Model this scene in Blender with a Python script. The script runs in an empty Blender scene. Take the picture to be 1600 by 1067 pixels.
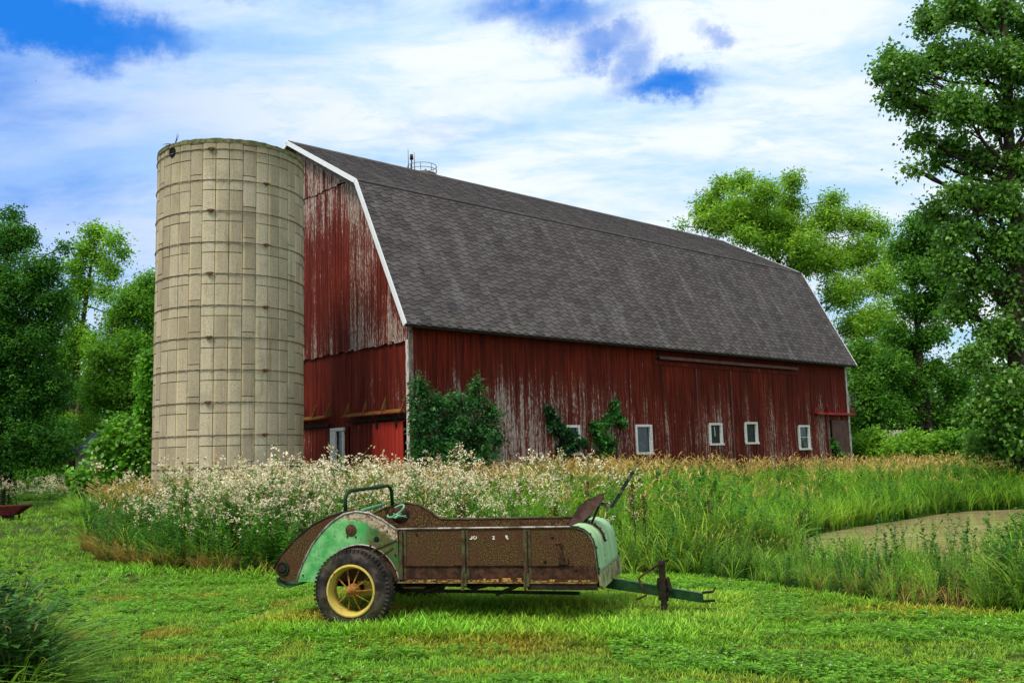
import bpy, math, random
import numpy as np
from math import sin, cos, pi, radians as rad
random.seed(5); RS = np.random.RandomState(11)
scene = bpy.context.scene
COL = scene.collection

# ------------------------------------------------------------------ camera
F, PIT, ROL, EYE = 1449.9, .1273, -.0286, 1.6
from mathutils import Matrix, Vector
cam = bpy.data.cameras.new('camera'); camo = bpy.data.objects.new('camera', cam); COL.objects.link(camo)
cam.sensor_width = 36; cam.lens = F/1600*36; cam.clip_start = .1; cam.clip_end = 3000
camo.matrix_world = Matrix.Translation((0,0,EYE)) @ Matrix.Rotation(pi/2+PIT,4,'X') @ Matrix.Rotation(ROL,4,'Z')
scene.camera = camo
# ------------------------------------------------------------------ world
SUN_EL, SUN_AZ = rad(58), rad(219)      # azimuth clockwise from +Y: behind the viewer, to the left
def ray(px, py):
    a, b = px-800, py-533.5; cr, sr = cos(ROL), sin(ROL)
    x, u = (a*cr+b*sr)/F, -(-a*sr+b*cr)/F
    return np.array([x, cos(PIT)-u*sin(PIT), sin(PIT)+u*cos(PIT)])
def at(px, py, depth):
    r = ray(px, py); r = r/r[1]*depth; return np.array([r[0], r[1], r[2]+EYE])
world = bpy.data.worlds.new('World'); scene.world = world; world.use_nodes = True
class NT:
    def __init__(s, nt): s.nt = nt; s.N = nt.nodes; s.L = nt.links
    def n(s, t, ins=None, **kw):
        o = s.N.new(t)
        for k, v in kw.items(): setattr(o, k, v)
        for k, v in (ins or {}).items():
            i = o.inputs[k]
            if isinstance(v, bpy.types.NodeSocket): s.L.new(v, i)
            else: i.default_value = v
        return o
    def math(s, op, a, b=0.0, c=0.0, clamp=False):
        o = s.N.new('ShaderNodeMath'); o.operation = op; o.use_clamp = clamp
        for k, v in enumerate((a, b, c)):
            if isinstance(v, bpy.types.NodeSocket): s.L.new(v, o.inputs[k])
            else: o.inputs[k].default_value = v
        return o.outputs[0]
    def mix(s, f, a, b, mode='MIX'):
        o = s.N.new('ShaderNodeMix'); o.data_type = 'RGBA'; o.blend_type = mode
        for k, v in ((0, f), (6, a), (7, b)):
            if isinstance(v, bpy.types.NodeSocket): s.L.new(v, o.inputs[k])
            else: o.inputs[k].default_value = v if k == 0 else (*v, 1)
        return o.outputs[2]
    def rng(s, v, a, b, c=0., d=1., smooth=True):
        o = s.N.new('ShaderNodeMapRange'); o.interpolation_type = 'SMOOTHSTEP' if smooth else 'LINEAR'
        s.L.new(v, o.inputs[0])
        for k, x in enumerate((a, b, c, d)): o.inputs[k+1].default_value = x
        return o.outputs[0]
    def noise(s, vec, scale, detail=4, rough=.55, dist=0):
        o = s.n('ShaderNodeTexNoise', {'Vector': vec, 'Scale': scale, 'Detail': detail, 'Roughness': rough, 'Distortion': dist})
        return o.outputs['Fac']
    def mapv(s, vec, sc=(1,1,1), loc=(0,0,0)):
        return s.n('ShaderNodeMapping', {'Vector': vec, 'Scale': sc, 'Location': loc}).outputs[0]
def srgb(r, g, b):
    f = lambda c: (c/255/12.92 if c <= 10 else ((c/255+.055)/1.055)**2.4)
    return (f(r), f(g), f(b))
W = NT(world.node_tree); W.N.clear()
sky = W.n('ShaderNodeTexSky', sky_type='NISHITA', sun_disc=False, sun_elevation=SUN_EL, sun_rotation=SUN_AZ, air_density=1.0, dust_density=.6, ozone_density=2.0)
tc = W.n('ShaderNodeTexCoord').outputs['Generated']
sep = W.n('ShaderNodeSeparateXYZ', {0: tc})
den = W.math('ADD', W.math('MAXIMUM', sep.outputs[2], 0.0), .22)
flat = W.n('ShaderNodeCombineXYZ', {0: W.math('DIVIDE', sep.outputs[0], den), 1: W.math('DIVIDE', sep.outputs[1], den), 2: .0}).outputs[0]
n1 = W.noise(W.mapv(flat, (1.1, 1.7, 1), (3.1, 1.3, 0)), 1.5, 9, .58, .25)
n2 = W.noise(W.mapv(flat, (1.5, 3.2, 1), (8, 2.4, 0)), 1.1, 8, .6, .3)
warp = W.n('ShaderNodeTexNoise', {'Vector': tc, 'Scale': 8.0, 'Detail': 9.0, 'Roughness': .7}).outputs['Color']
wv = W.n('ShaderNodeVectorMath', {0: warp, 1: (.5, .5, .5)}, operation='SUBTRACT').outputs[0]
wv = W.n('ShaderNodeVectorMath', {0: wv, 'Scale': .10}, operation='SCALE').outputs[0]
dirw = W.n('ShaderNodeVectorMath', {0: tc, 1: wv}, operation='ADD').outputs[0]
gap = None                                   # openings in the cloud deck, at sky directions
for (px, py, sx, sy, st) in ((60,62,190,50,1.9),(185,80,140,36,1.7),(0,30,110,60,1.6),(900,44,130,40,1.55),(965,82,85,36,1.65),(1015,112,50,44,1.45),(1080,145,105,26,1.5),(1158,68,46,24,1.5),(850,12,100,30,.9),(430,115,190,36,.62),(-40,190,230,150,.85),(560,40,130,36,.45),(1200,140,80,26,.5),(350,5,80,20,.9),(1190,5,90,20,.45),(760,200,200,30,.3)):
    r = ray(px-25, py-18); r = r/np.linalg.norm(r)
    dv = W.n('ShaderNodeVectorMath', {0: dirw, 1: tuple(r)}, operation='SUBTRACT').outputs[0]
    sv = W.n('ShaderNodeVectorMath', {0: dv, 1: (F/sx, F/sx*.5, F/sy)}, operation='MULTIPLY').outputs[0]
    ln = W.n('ShaderNodeVectorMath', {0: sv}, operation='LENGTH').outputs['Value']
    g = W.math('MULTIPLY', W.rng(ln, 1.7, .1), st)
    gap = g if gap is None else W.math('MAXIMUM', gap, g)
cover = W.math('SUBTRACT', W.math('ADD', W.rng(n1, .30, .62, .2, 1.0), .40), gap)
cover = W.math('ADD', cover, W.math('MULTIPLY', W.math('SUBTRACT', n2, .5), 1.1))
cover = W.rng(cover, -.62, .92)
n3 = W.noise(W.mapv(flat, (2.2, 4.6, 1), (1, 5, 0)), 2.6, 10, .66, .4)
tcol = W.mix(W.rng(n2, .36, .60), (4.6, 7.1, 9.6), (8.7, 9.3, 9.7))
tcol = W.mix(W.rng(n3, .52, .34, 0, .55), tcol, (4.9, 7.4, 9.5))
r_ = ray(-80, 230); r_ = r_/np.linalg.norm(r_)
lf = W.n('ShaderNodeVectorMath', {0: dirw if False else tc, 1: tuple(r_)}, operation='DISTANCE').outputs['Value']
tcol = W.mix(W.rng(lf, .46, .02, 0, .75), tcol, (3.0, 5.0, 9.3))
skyc = W.mix(1.0, sky.outputs[0], (.30, .72, 1.35), 'MULTIPLY')
skyc = W.mix(.8, skyc, (.15, 2.3, 8.6))
final = W.mix(cover, skyc, tcol)
bg = W.n('ShaderNodeBackground', {'Color': final, 'Strength': .1})
W.L.new(bg.outputs[0], W.n('ShaderNodeOutputWorld').inputs[0])
# ------------------------------------------------------------------ sun
sun = bpy.data.lights.new('sun', 'SUN'); sun.energy = 3.3; sun.angle = rad(18); sun.color = (1, .95, .86)
suno = bpy.data.objects.new('sun', sun); COL.objects.link(suno)
sd = Vector((sin(SUN_AZ)*cos(SUN_EL), cos(SUN_AZ)*cos(SUN_EL), sin(SUN_EL)))
suno.rotation_euler = sd.to_track_quat('Z', 'Y').to_euler(); suno.location = (0, 0, 40)
scene.view_settings.view_transform = 'Standard'; scene.view_settings.look = 'None'
scene.view_settings.exposure = 0.12; scene.view_settings.gamma = 1
scene.cycles.max_bounces = 6; scene.cycles.transparent_max_bounces = 6; scene.cycles.diffuse_bounces = 3
scene.cycles.use_denoising = True

# ------------------------------------------------------------------ materials
def material(name):
    m = bpy.data.materials.new(name); m.use_nodes = True; t = NT(m.node_tree)
    p = t.N['Principled BSDF']; p.inputs['Specular IOR Level'].default_value = .12
    return m, t, p
def setc(t, p, c, rough=.8):
    if isinstance(c, bpy.types.NodeSocket): t.L.new(c, p.inputs['Base Color'])
    else: p.inputs['Base Color'].default_value = (*c, 1)
    if isinstance(rough, bpy.types.NodeSocket): t.L.new(rough, p.inputs['Roughness'])
    else: p.inputs['Roughness'].default_value = rough
def bump(t, p, h, strength=.4, dist=.01):
    b = t.n('ShaderNodeBump', {'Height': h, 'Strength': strength, 'Distance': dist}); t.L.new(b.outputs[0], p.inputs['Normal'])
def simple(name, a, b, scale=6, rough=.8, metal=0, bs=.3, detail=6, lo=.4, hi=.62):
    m, t, p = material(name); o = t.n('ShaderNodeTexCoord').outputs['Object']
    n = t.noise(o, scale, detail, .65); setc(t, p, t.mix(t.rng(n, lo, hi), a, b), rough); p.inputs['Metallic'].default_value = metal
    bump(t, p, n, bs); return m
def attr(t, name): return t.n('ShaderNodeAttribute', attribute_name=name)

def siding(name, wear):
    m, t, p = material(name)
    o = t.n('ShaderNodeTexCoord').outputs['Object']; s = t.n('ShaderNodeSeparateXYZ', {0: o})
    r = attr(t, 'rnd').outputs['Fac']
    off = t.n('ShaderNodeCombineXYZ', {0: t.math('MULTIPLY', r, 37.), 1: t.math('MULTIPLY', r, 11.), 2: t.math('MULTIPLY', r, 53.)}).outputs[0]
    ov = t.n('ShaderNodeVectorMath', {0: o, 1: off}, operation='ADD').outputs[0]
    streak = t.noise(t.mapv(ov, (15, 15, .55)), 1, 9, .72)
    fleck = t.noise(t.mapv(ov, (34, 34, 8)), 1, 6, .7)
    broad = t.noise(t.mapv(o, (.5, .5, .45)), 1, 4, .6)
    w = wear(t, s)
    f = t.math('ADD', t.math('MULTIPLY', streak, .62), t.math('MULTIPLY', fleck, .38))
    f = t.math('ADD', f, w); f = t.math('ADD', f, t.math('MULTIPLY', t.math('SUBTRACT', r, .5), .10))
    f = t.math('ADD', f, t.math('MULTIPLY', t.math('SUBTRACT', broad, .5), .16))
    mask = t.rng(f, .60, .655)
    red = t.mix(t.rng(broad, .35, .65), srgb(108, 30, 14), srgb(138, 42, 18))
    red = t.mix(t.rng(streak, .38, .64), srgb(62, 20, 12), red)
    red = t.mix(t.math('MULTIPLY', r, .3), red, srgb(104, 38, 24))
    wood = t.mix(t.rng(fleck, .35, .65), srgb(104, 84, 74), srgb(186, 166, 154))
    thin = t.rng(f, .50, .60)
    red = t.mix(t.math('MULTIPLY', thin, .35), red, srgb(120, 70, 62))
    setc(t, p, t.mix(mask, red, wood), .85)
    bump(t, p, t.math('ADD', t.math('MULTIPLY', mask, -.4), streak), .5, .008)
    return m
def wear_long(t, s):
    base = t.rng(s.outputs[2], 5.2, 2.2, -.02, .055)
    a = t.rng(s.outputs[0], 11., 2.0, 0, 1); z = t.rng(s.outputs[2], 4.5, 3.0, 0, 1)
    w = t.math('MULTIPLY', t.math('MULTIPLY', a, z), .095)
    far = t.math('MULTIPLY', t.rng(s.outputs[2], 4.2, 2.0, 0, 1), .045)
    eave = t.math('MULTIPLY', t.rng(s.outputs[2], 3.6, 4.8, 0, 1), -.10)
    return t.math('ADD', t.math('ADD', t.math('MAXIMUM', w, far), t.math('MULTIPLY', eave, .6)), t.math('MULTIPLY', base, .5))
def wear_upper(t, s):
    z = t.rng(s.outputs[2], 7.6, 9.6, 0, .11); c = t.rng(s.outputs[1], 4.6, 1.2, 0, .055)
    z0 = t.rng(s.outputs[2], 6.2, 5.0, 0, .05)
    return t.math('ADD', t.math('ADD', t.math('ADD', z, c), z0), .025)
def wear_lower(t, s):
    a = t.rng(s.outputs[1], 3.2, .6, 0, 1); z = t.rng(s.outputs[2], 4.6, 3.1, 0, .10)
    return t.math('SUBTRACT', t.math('MULTIPLY', a, z), .03)
M = {}
M['side_long'] = siding('peeling red long siding', wear_long)
M['side_up'] = siding('peeling red gable siding', wear_upper)
M['side_low'] = siding('red lower gable siding', wear_lower)
M['door_dark'] = siding('dark red door boards', lambda t, s: t.math('ADD', t.math('MULTIPLY', s.outputs[0], 0.0), -.02))
def red_door():
    m, t, p = material('bright red door'); o = t.n('ShaderNodeTexCoord').outputs['Object']
    n = t.noise(t.mapv(o, (20, 20, 1)), 1, 6, .7); r = attr(t, 'rnd').outputs['Fac']
    c = t.mix(t.rng(n, .35, .65), srgb(140, 34, 26), srgb(178, 56, 40)); c = t.mix(t.math('MULTIPLY', r, .3), c, srgb(120, 30, 24))
    c = t.mix(t.rng(n, .66, .70), c, srgb(190, 160, 150)); setc(t, p, c, .75); bump(t, p, n, .3); return m
M['door_red'] = red_door()
def peel_white():
    m, t, p = material('peeling white trim'); o = t.n('ShaderNodeTexCoord').outputs['Object']
    n = t.noise(t.mapv(o, (30, 30, 4)), 1, 7, .7)
    c = t.mix(t.rng(n, .50, .58), srgb(205, 196, 190), srgb(128, 106, 94)); setc(t, p, c, .8); bump(t, p, n, .4); return m
M['trim'] = peel_white()
M['grey_door'] = simple('weathered grey red boards', srgb(92, 70, 66), srgb(120, 80, 74), 3)
M['white'] = simple('white metal edging', srgb(225, 225, 225), srgb(190, 188, 184), 9, .5, 0, .1, 6, .55, .75)
M['window_white'] = simple('old white window paint', srgb(222, 218, 210), srgb(150, 140, 126), 14, .7, 0, .3, 8, .52, .68)
M['grey_wood'] = simple('grey weathered wood', srgb(98, 88, 80), srgb(140, 126, 116), 9)
M['moss_wood'] = simple('mossy red canopy', srgb(128, 50, 36), srgb(110, 96, 40), 5, .9)
M['red_metal'] = simple('red canopy metal', srgb(120, 34, 34), srgb(150, 60, 54), 5, .7)
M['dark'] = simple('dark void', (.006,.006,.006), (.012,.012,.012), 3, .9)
def glass():
    m, t, p = material('dusty window glass'); o = t.n('ShaderNodeTexCoord').outputs['Object']
    n = t.noise(o, 3.5, 5, .6); setc(t, p, t.mix(t.rng(n, .4, .7), (.016,.022,.026), (.07,.085,.095)), t.rng(n, .3, .7, .08, .3)); p.inputs['Specular IOR Level'].default_value = .6
    return m
M['glass'] = glass(); M['glass_dark'] = simple('dark empty opening glass', (.012,.018,.014), (.03,.036,.03), 4, .35)
def shingle():
    m, t, p = material('brown grey asphalt shingle'); o = t.n('ShaderNodeTexCoord').outputs['Object']
    r = attr(t, 'rnd').outputs['Fac']
    c = t.mix(r, srgb(46, 43, 43), srgb(90, 85, 84))
    big = t.noise(o, .35, 4, .6); c = t.mix(t.rng(big, .35, .65, 0, .45), c, srgb(70, 64, 65))
    sp = t.noise(o, 1.5, 3, .5); c = t.mix(t.rng(sp, .66, .70, 0, .8), c, srgb(46, 46, 52)); c = t.mix(t.math('MULTIPLY', t.math('GREATER_THAN', r, .965), .7), c, srgb(38, 36, 38)); rn = t.noise(t.mapv(o, (2.2, .5, .35)), 1, 6, .6); c = t.mix(t.rng(rn, .5, .72, 0, .5), c, srgb(122, 116, 114))
    g = t.noise(o, 130, 2, .6); c = t.mix(t.rng(g, .35, .7, 0, .4), c, srgb(128, 116, 108))
    edge = t.math('LESS_THAN', r, -.5); c = t.mix(edge, c, srgb(36, 33, 33))  # tab edge faces coloured dark, painting in the weak shadow under each shingle
    setc(t, p, c, .95); bump(t, p, g, .25, .004); return m
M['shingle'] = shingle()
def stave():
    m, t, p = material('aggregate concrete stave'); o = t.n('ShaderNodeTexCoord').outputs['Object']
    r = attr(t, 'rnd').outputs['Fac']; uv = t.n('ShaderNodeUVMap', uv_map='UVMap').outputs[0]; s = t.n('ShaderNodeSeparateXYZ', {0: uv}); z = t.n('ShaderNodeSeparateXYZ', {0: o}).outputs[2]
    c = t.mix(r, srgb(166, 150, 124), srgb(204, 188, 158))
    g = t.noise(o, 42, 4, .75); c = t.mix(t.rng(g, .42, .62, 0, .55), c, srgb(126, 108, 82))
    wash = t.noise(t.mapv(o, (3, 3, .5)), 1, 5, .6)
    strip = t.math('MAXIMUM', t.rng(s.outputs[0], .22, .10), t.rng(s.outputs[0], .93, .98))
    strip = t.math('MULTIPLY', strip, t.rng(wash, .38, .56))
    c = t.mix(t.math('MULTIPLY', strip, .7), c, srgb(208, 186, 144))
    dirt = t.math('MULTIPLY', t.rng(t.math('ADD', z, t.math('MULTIPLY', wash, 1.5)), 9.3, 10.6, 0, .7), 1.0)
    c = t.mix(dirt, c, srgb(118, 112, 78))
    st = t.noise(t.mapv(o, (5, 5, .35), (7, 3, 1)), 1, 6, .7)
    c = t.mix(t.rng(st, .54, .70, 0, .7), c, srgb(132, 110, 82)); st2 = t.noise(o, 1.3, 6, .65); c = t.mix(t.rng(st2, .5, .72, 0, .4), c, srgb(124, 116, 98))
    setc(t, p, c, .95); bump(t, p, g, .5, .008); return m
M['stave'] = stave()
M['mortar'] = simple('dark joint mortar', srgb(70, 60, 42), srgb(100, 84, 60), 12)
M['rimmoss'] = simple('mossy concrete rim', srgb(88, 88, 56), srgb(130, 122, 84), 10)
M['hoop'] = simple('galvanised hoop steel', srgb(140, 126, 104), srgb(92, 78, 60), 12, .6, .3)
M['lug'] = simple('rusty hoop lug', srgb(118, 82, 54), srgb(84, 60, 42), 20, .8, .2)
def rust():
    m, t, p = material('speckled rusty steel'); o = t.n('ShaderNodeTexCoord').outputs['Object']
    a = t.noise(o, 85, 3, .8); b = t.noise(o, 4, 5, .65); e = t.noise(o, 14, 4, .6)
    c = t.mix(t.rng(a, .46, .66), srgb(52, 37, 24), srgb(140, 114, 64)); c = t.mix(t.rng(b, .38, .7, 0, .8), c, srgb(84, 52, 40))
    c = t.mix(t.rng(e, .58, .75, 0, .5), c, srgb(104, 92, 40)); setc(t, p, c, .85); p.inputs['Metallic'].default_value = .15; run = t.noise(t.mapv(o, (22, 22, 1.6)), 1, 5, .65); c = t.mix(t.rng(run, .55, .72, 0, .55), c, srgb(44, 28, 20)); setc(t, p, c, .9); bump(t, p, a, .4, .003); return m
M['rust'] = rust()
M['rail'] = simple('worn steel rail', srgb(170, 156, 150), srgb(96, 84, 74), 9, .55, .4)
M['rust_rail'] = simple('rusty green edge', srgb(86, 84, 56), srgb(70, 50, 36), 9, .75, .2)
M['sill'] = simple('rusting bottom flange', srgb(128, 118, 74), srgb(104, 62, 32), 18, .8, .1, .8, 8, .44, .56)
M['debris'] = simple('rotted orange leaf litter', srgb(176, 130, 70), srgb(60, 40, 24), 40, .95, 0, .8, 5, .42, .6)
def fender_mat():
    m, t, p = material('worn green paint'); o = t.n('ShaderNodeTexCoord').outputs['Object']; s = t.n('ShaderNodeSeparateXYZ', {0: o})
    a = t.noise(o, 7, 7, .7); b = t.noise(o, 30, 6, .7); d_ = t.noise(o, 3, 5, .6); e2 = t.noise(o, 11, 8, .75)
    c = t.mix(t.rng(a, .38, .64), srgb(72, 158, 84), srgb(130, 190, 122))
    c = t.mix(t.rng(b, .56, .66, 0, .8), c, srgb(84, 96, 56)); c = t.mix(t.rng(e2, .60, .66, 0, .7), c, srgb(120, 92, 58))
    x = t.math('ADD', s.outputs[0], t.math('MULTIPLY', t.math('SUBTRACT', a, .5), .6))
    mossy = t.mix(t.rng(a, .42, .58), srgb(40, 94, 46), srgb(92, 82, 48)); mossy = t.mix(t.rng(b, .52, .66, 0, .7), mossy, srgb(96, 128, 62))
    c = t.mix(t.rng(x, -.05, .18), c, mossy)
    hh = t.math('ADD', s.outputs[2], t.math('MULTIPLY', t.math('SUBTRACT', d_, .5), .35))
    pale = t.mix(t.rng(b, .42, .6), srgb(186, 172, 146), srgb(120, 84, 58))
    hx = t.math('SUBTRACT', hh, t.rng(s.outputs[0], .02, .42, 0, -.17, False))
    c = t.mix(t.math('MULTIPLY', t.rng(hx, 1.02, 1.07), t.rng(s.outputs[0], -.30, -.1)), c, pale)
    setc(t, p, c, .65); bump(t, p, b, .3, .004); return m
M['fender'] = fender_mat()
def front_mat():
    m, t, p = material('faded pale green paint'); o = t.n('ShaderNodeTexCoord').outputs['Object']
    a = t.noise(t.mapv(o, (3, 6, 1.2)), 1, 6, .6); b = t.noise(o, 26, 5, .7)
    c = t.mix(t.rng(a, .35, .65), srgb(142, 182, 128), srgb(176, 200, 148)); c = t.mix(t.rng(b, .66, .72, 0, .8), c, srgb(112, 96, 60))
    setc(t, p, c, .6); bump(t, p, b, .1, .003); return m
M['pale_green'] = front_mat()
M['pale_board'] = simple('stained pale board', srgb(158, 158, 112), srgb(108, 88, 56), 6, .85)
M['faded_blue'] = simple('faded lettering blue green', srgb(122, 182, 152), srgb(140, 180, 136), 20, .8)
M['dark_green'] = simple('dark green machine paint', srgb(24, 56, 28), srgb(44, 72, 38), 7, .55, .1)
M['beam_top'] = simple('worn beam top', srgb(112, 130, 116), srgb(60, 84, 66), 9, .6)
M['dark_rust'] = simple('dark brown rusted iron', srgb(52, 36, 28), srgb(86, 58, 42), 12, .8, .2)
M['bar'] = simple('dark frame iron', srgb(30, 26, 20), srgb(50, 42, 30), 9, .8)
M['cover'] = simple('purple brown cover', srgb(96, 72, 66), srgb(70, 48, 42), 8, .6, .2)
M['lever'] = simple('lever with chipped green', srgb(30, 46, 34), srgb(116, 110, 92), 16, .7, .2, .4, 6, .5, .62)
M['lightgreen_rod'] = simple('light green rod', srgb(122, 178, 134), srgb(92, 140, 100), 10, .6)
def tyre_mat():
    m, t, p = material('old mossy rubber'); o = t.n('ShaderNodeTexCoord').outputs['Object']
    a = t.noise(o, 9, 6, .7); b = t.noise(o, 3, 4, .6)
    c = t.mix(t.rng(a, .4, .65), srgb(38, 34, 32), srgb(80, 70, 64)); c = t.mix(t.rng(b, .5, .68, 0, .5), c, srgb(80, 80, 36)); setc(t, p, c, .85); bump(t, p, a, .4, .004); return m
M['tyre'] = tyre_mat()
M['yellow'] = simple('worn yellow rim paint', srgb(198, 174, 84), srgb(134, 104, 50), 16, .65, 0, .3, 7, .55, .68)
M['spoke'] = simple('rusty yellow spoke', srgb(176, 124, 58), srgb(130, 84, 38), 14, .7)
M['cream'] = simple('cream stencil paint', srgb(230, 222, 206), srgb(190, 180, 160), 20, .7)
M['bark'] = simple('tree bark', srgb(72, 58, 46), srgb(110, 92, 76), 8, .9)
M['bark_dark'] = simple('dark bark', srgb(46, 38, 32), srgb(70, 58, 50), 8, .9)
def leafmat(name, trans=.35, rough=.5, spec=.25):
    m, t, p = material(name); a = attr(t, 'col').outputs['Color']
    setc(t, p, a, rough); p.inputs['Specular IOR Level'].default_value = spec
    tr = t.n('ShaderNodeBsdfTranslucent', {'Color': t.mix(1.0, a, (1.25, 1.25, .7), 'MULTIPLY')})
    mx = t.n('ShaderNodeMixShader', {0: trans, 1: p.outputs[0], 2: tr.outputs[0]})
    t.L.new(mx.outputs[0], t.N['Material Output'].inputs[0]); return m
M['leaf'] = leafmat('leaf', .45); M['grass'] = leafmat('grass blade', .3, .6, .2); M['glossleaf'] = leafmat('glossy leaf', .4, .4, .45)
M['petal'] = leafmat('seed fluff and petals', .3, .9, .05)

# ------------------------------------------------------------------ mesh helpers
class MB:
    def __init__(s): s.v = []; s.f = []; s.r = []; s.sm = []; s.cut = []
    def add(s, V, Fs, r=None, sm=False):
        b = len(s.v); s.cut.append((b, len(s.f))); s.v += [tuple(map(float, p)) for p in V]
        r = random.random() if r is None else r
        for f in Fs: s.f.append([b+i for i in f]); s.r.append(r); s.sm.append(sm)
        return s
    def box(s, lo, hi, r=None):
        x0,y0,z0 = lo; x1,y1,z1 = hi
        return s.add([(x0,y0,z0),(x1,y0,z0),(x1,y1,z0),(x0,y1,z0),(x0,y0,z1),(x1,y0,z1),(x1,y1,z1),(x0,y1,z1)],
            [(0,3,2,1),(4,5,6,7),(0,1,5,4),(1,2,6,5),(2,3,7,6),(3,0,4,7)], r)
    def bar(s, a, b, w, h, up=(0,0,1), r=None):
        a = np.array(a, float); b = np.array(b, float); d = b-a; d /= np.linalg.norm(d)
        u = np.cross(np.array(up, float), d); u /= np.linalg.norm(u); q = np.cross(d, u)
        P = [a+u*i*w/2+q*j*h/2 for i, j in ((-1,-1),(1,-1),(1,1),(-1,1))]+[b+u*i*w/2+q*j*h/2 for i, j in ((-1,-1),(1,-1),(1,1),(-1,1))]
        return s.add(P, [(0,3,2,1),(4,5,6,7),(0,1,5,4),(1,2,6,5),(2,3,7,6),(3,0,4,7)], r)
    def prism(s, poly, ax, o0, o1, r=None):     # poly in the two other axes, extruded along ax
        def P(p, o):
            return {0:(o,p[0],p[1]),1:(p[0],o,p[1]),2:(p[0],p[1],o)}[ax]
        n = len(poly); V = [P(p,o0) for p in poly]+[P(p,o1) for p in poly]
        return s.add(V, [tuple(range(n))[::-1], tuple(range(n,2*n))]+[(i,(i+1)%n,n+(i+1)%n,n+i) for i in range(n)], r)
    def tube(s, pts, rad_, n=8, closed=False, caps=True):
        pts = [np.array(p, float) for p in pts]; m = len(pts); V = []; 
        rr = rad_ if hasattr(rad_, '__len__') else [rad_]*m; pu = None
        for i in range(m):
            d = (pts[(i+1)%m]-pts[i-1]) if closed else (pts[min(i+1,m-1)]-pts[max(i-1,0)])
            d = d/(np.linalg.norm(d)+1e-9)
            if pu is None:
                pu = np.cross(d, (0,0,1)) if abs(d[2]) < .9 else np.cross(d, (1,0,0))
            u = pu-d*(pu@d); u /= np.linalg.norm(u)+1e-9; pu = u; q = np.cross(d, u)
            for k in range(n): a = 2*pi*k/n; V.append(pts[i]+rr[i]*(cos(a)*u+sin(a)*q))
        Fs = [(i*n+k, i*n+(k+1)%n, ((i+1)%m)*n+(k+1)%n, ((i+1)%m)*n+k) for i in range(m if closed else m-1) for k in range(n)]
        if caps and not closed: Fs += [tuple(range(n))[::-1], tuple((m-1)*n+k for k in range(n))]
        return s.add(V, Fs, None, True)
    def lathe(s, prof, o, n=48, ax=1, sm=True, a0=0, a1=2*pi):   # prof: (radius, offset along axis)
        full = abs(a1-a0-2*pi) < 1e-6; V = []; m = len(prof); k_ = n if full else n+1
        for k in range(k_):
            a = a0+(a1-a0)*k/n
            for (r, t) in prof:
                V.append({1:(o[0]+r*cos(a), o[1]+t, o[2]+r*sin(a)), 2:(o[0]+r*cos(a), o[1]+r*sin(a), o[2]+t), 0:(o[0]+t, o[1]+r*cos(a), o[2]+r*sin(a))}[ax])
        Fs = [(k*m+j, k*m+j+1, ((k+1)%k_)*m+j+1, ((k+1)%k_)*m+j) for k in range(n) for j in range(m-1)]
        return s.add(V, Fs, None, sm)
    def build_each(s, name, mat, parent=None, bevel=0):
        cs = s.cut+[(len(s.v), len(s.f))]; out = []
        for (v0, f0), (v1, f1) in zip(cs[:-1], cs[1:]):
            m = MB(); m.v = s.v[v0:v1]; m.f = [[i-v0 for i in f] for f in s.f[f0:f1]]; m.r = s.r[f0:f1]; m.sm = s.sm[f0:f1]; out.append(m.build(name, mat, parent, bevel))
        return out
    def build(s, name, mat, parent=None, bevel=0):
        me = bpy.data.meshes.new(name); me.from_pydata(s.v, [], s.f); me.materials.append(mat)
        a = me.attributes.new('rnd', 'FLOAT', 'FACE'); a.data.foreach_set('value', s.r)
        me.polygons.foreach_set('use_smooth', s.sm)
        o = bpy.data.objects.new(name, me); COL.objects.link(o)
        if parent: o.parent = parent
        if bevel:
            b = o.modifiers.new('bevel', 'BEVEL'); b.width = bevel; b.segments = 2; b.limit_method = 'ANGLE'
        return o
def thing(name, label, cat, loc=(0,0,0), rz=0, group=None):
    o = bpy.data.objects.new(name, None); COL.objects.link(o); o.location = loc; o.rotation_euler = (0,0,rz)
    o['label'] = label; o['category'] = cat; o.empty_display_size = .2
    if group: o['group'] = group
    return o
def tag(o, label=None, cat=None, group=None, kind=None):
    if label: o['label'] = label
    if cat: o['category'] = cat
    if group: o['group'] = group
    if kind: o['kind'] = kind
    return o
def bigmesh(name, V, Q, C, mat, parent=None):
    """V (n,3), Q (m,4) quads, C (n,3) colours"""
    me = bpy.data.meshes.new(name); V = np.ascontiguousarray(V, np.float32); Q = np.ascontiguousarray(Q, np.int32)
    me.vertices.add(len(V)); me.vertices.foreach_set('co', V.ravel())
    me.loops.add(Q.size); me.loops.foreach_set('vertex_index', Q.ravel())
    me.polygons.add(len(Q)); me.polygons.foreach_set('loop_start', np.arange(0, Q.size, 4, dtype=np.int32))
    me.update(calc_edges=True)
    a = me.attributes.new('col', 'FLOAT_COLOR', 'POINT'); c4 = np.ones((len(V),4), np.float32); c4[:,:3] = np.clip(C, 0, 1); a.data.foreach_set('color', c4.ravel())
    me.materials.append(mat); o = bpy.data.objects.new(name, me); COL.objects.link(o)
    if parent: o.parent = parent
    return o
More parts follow.
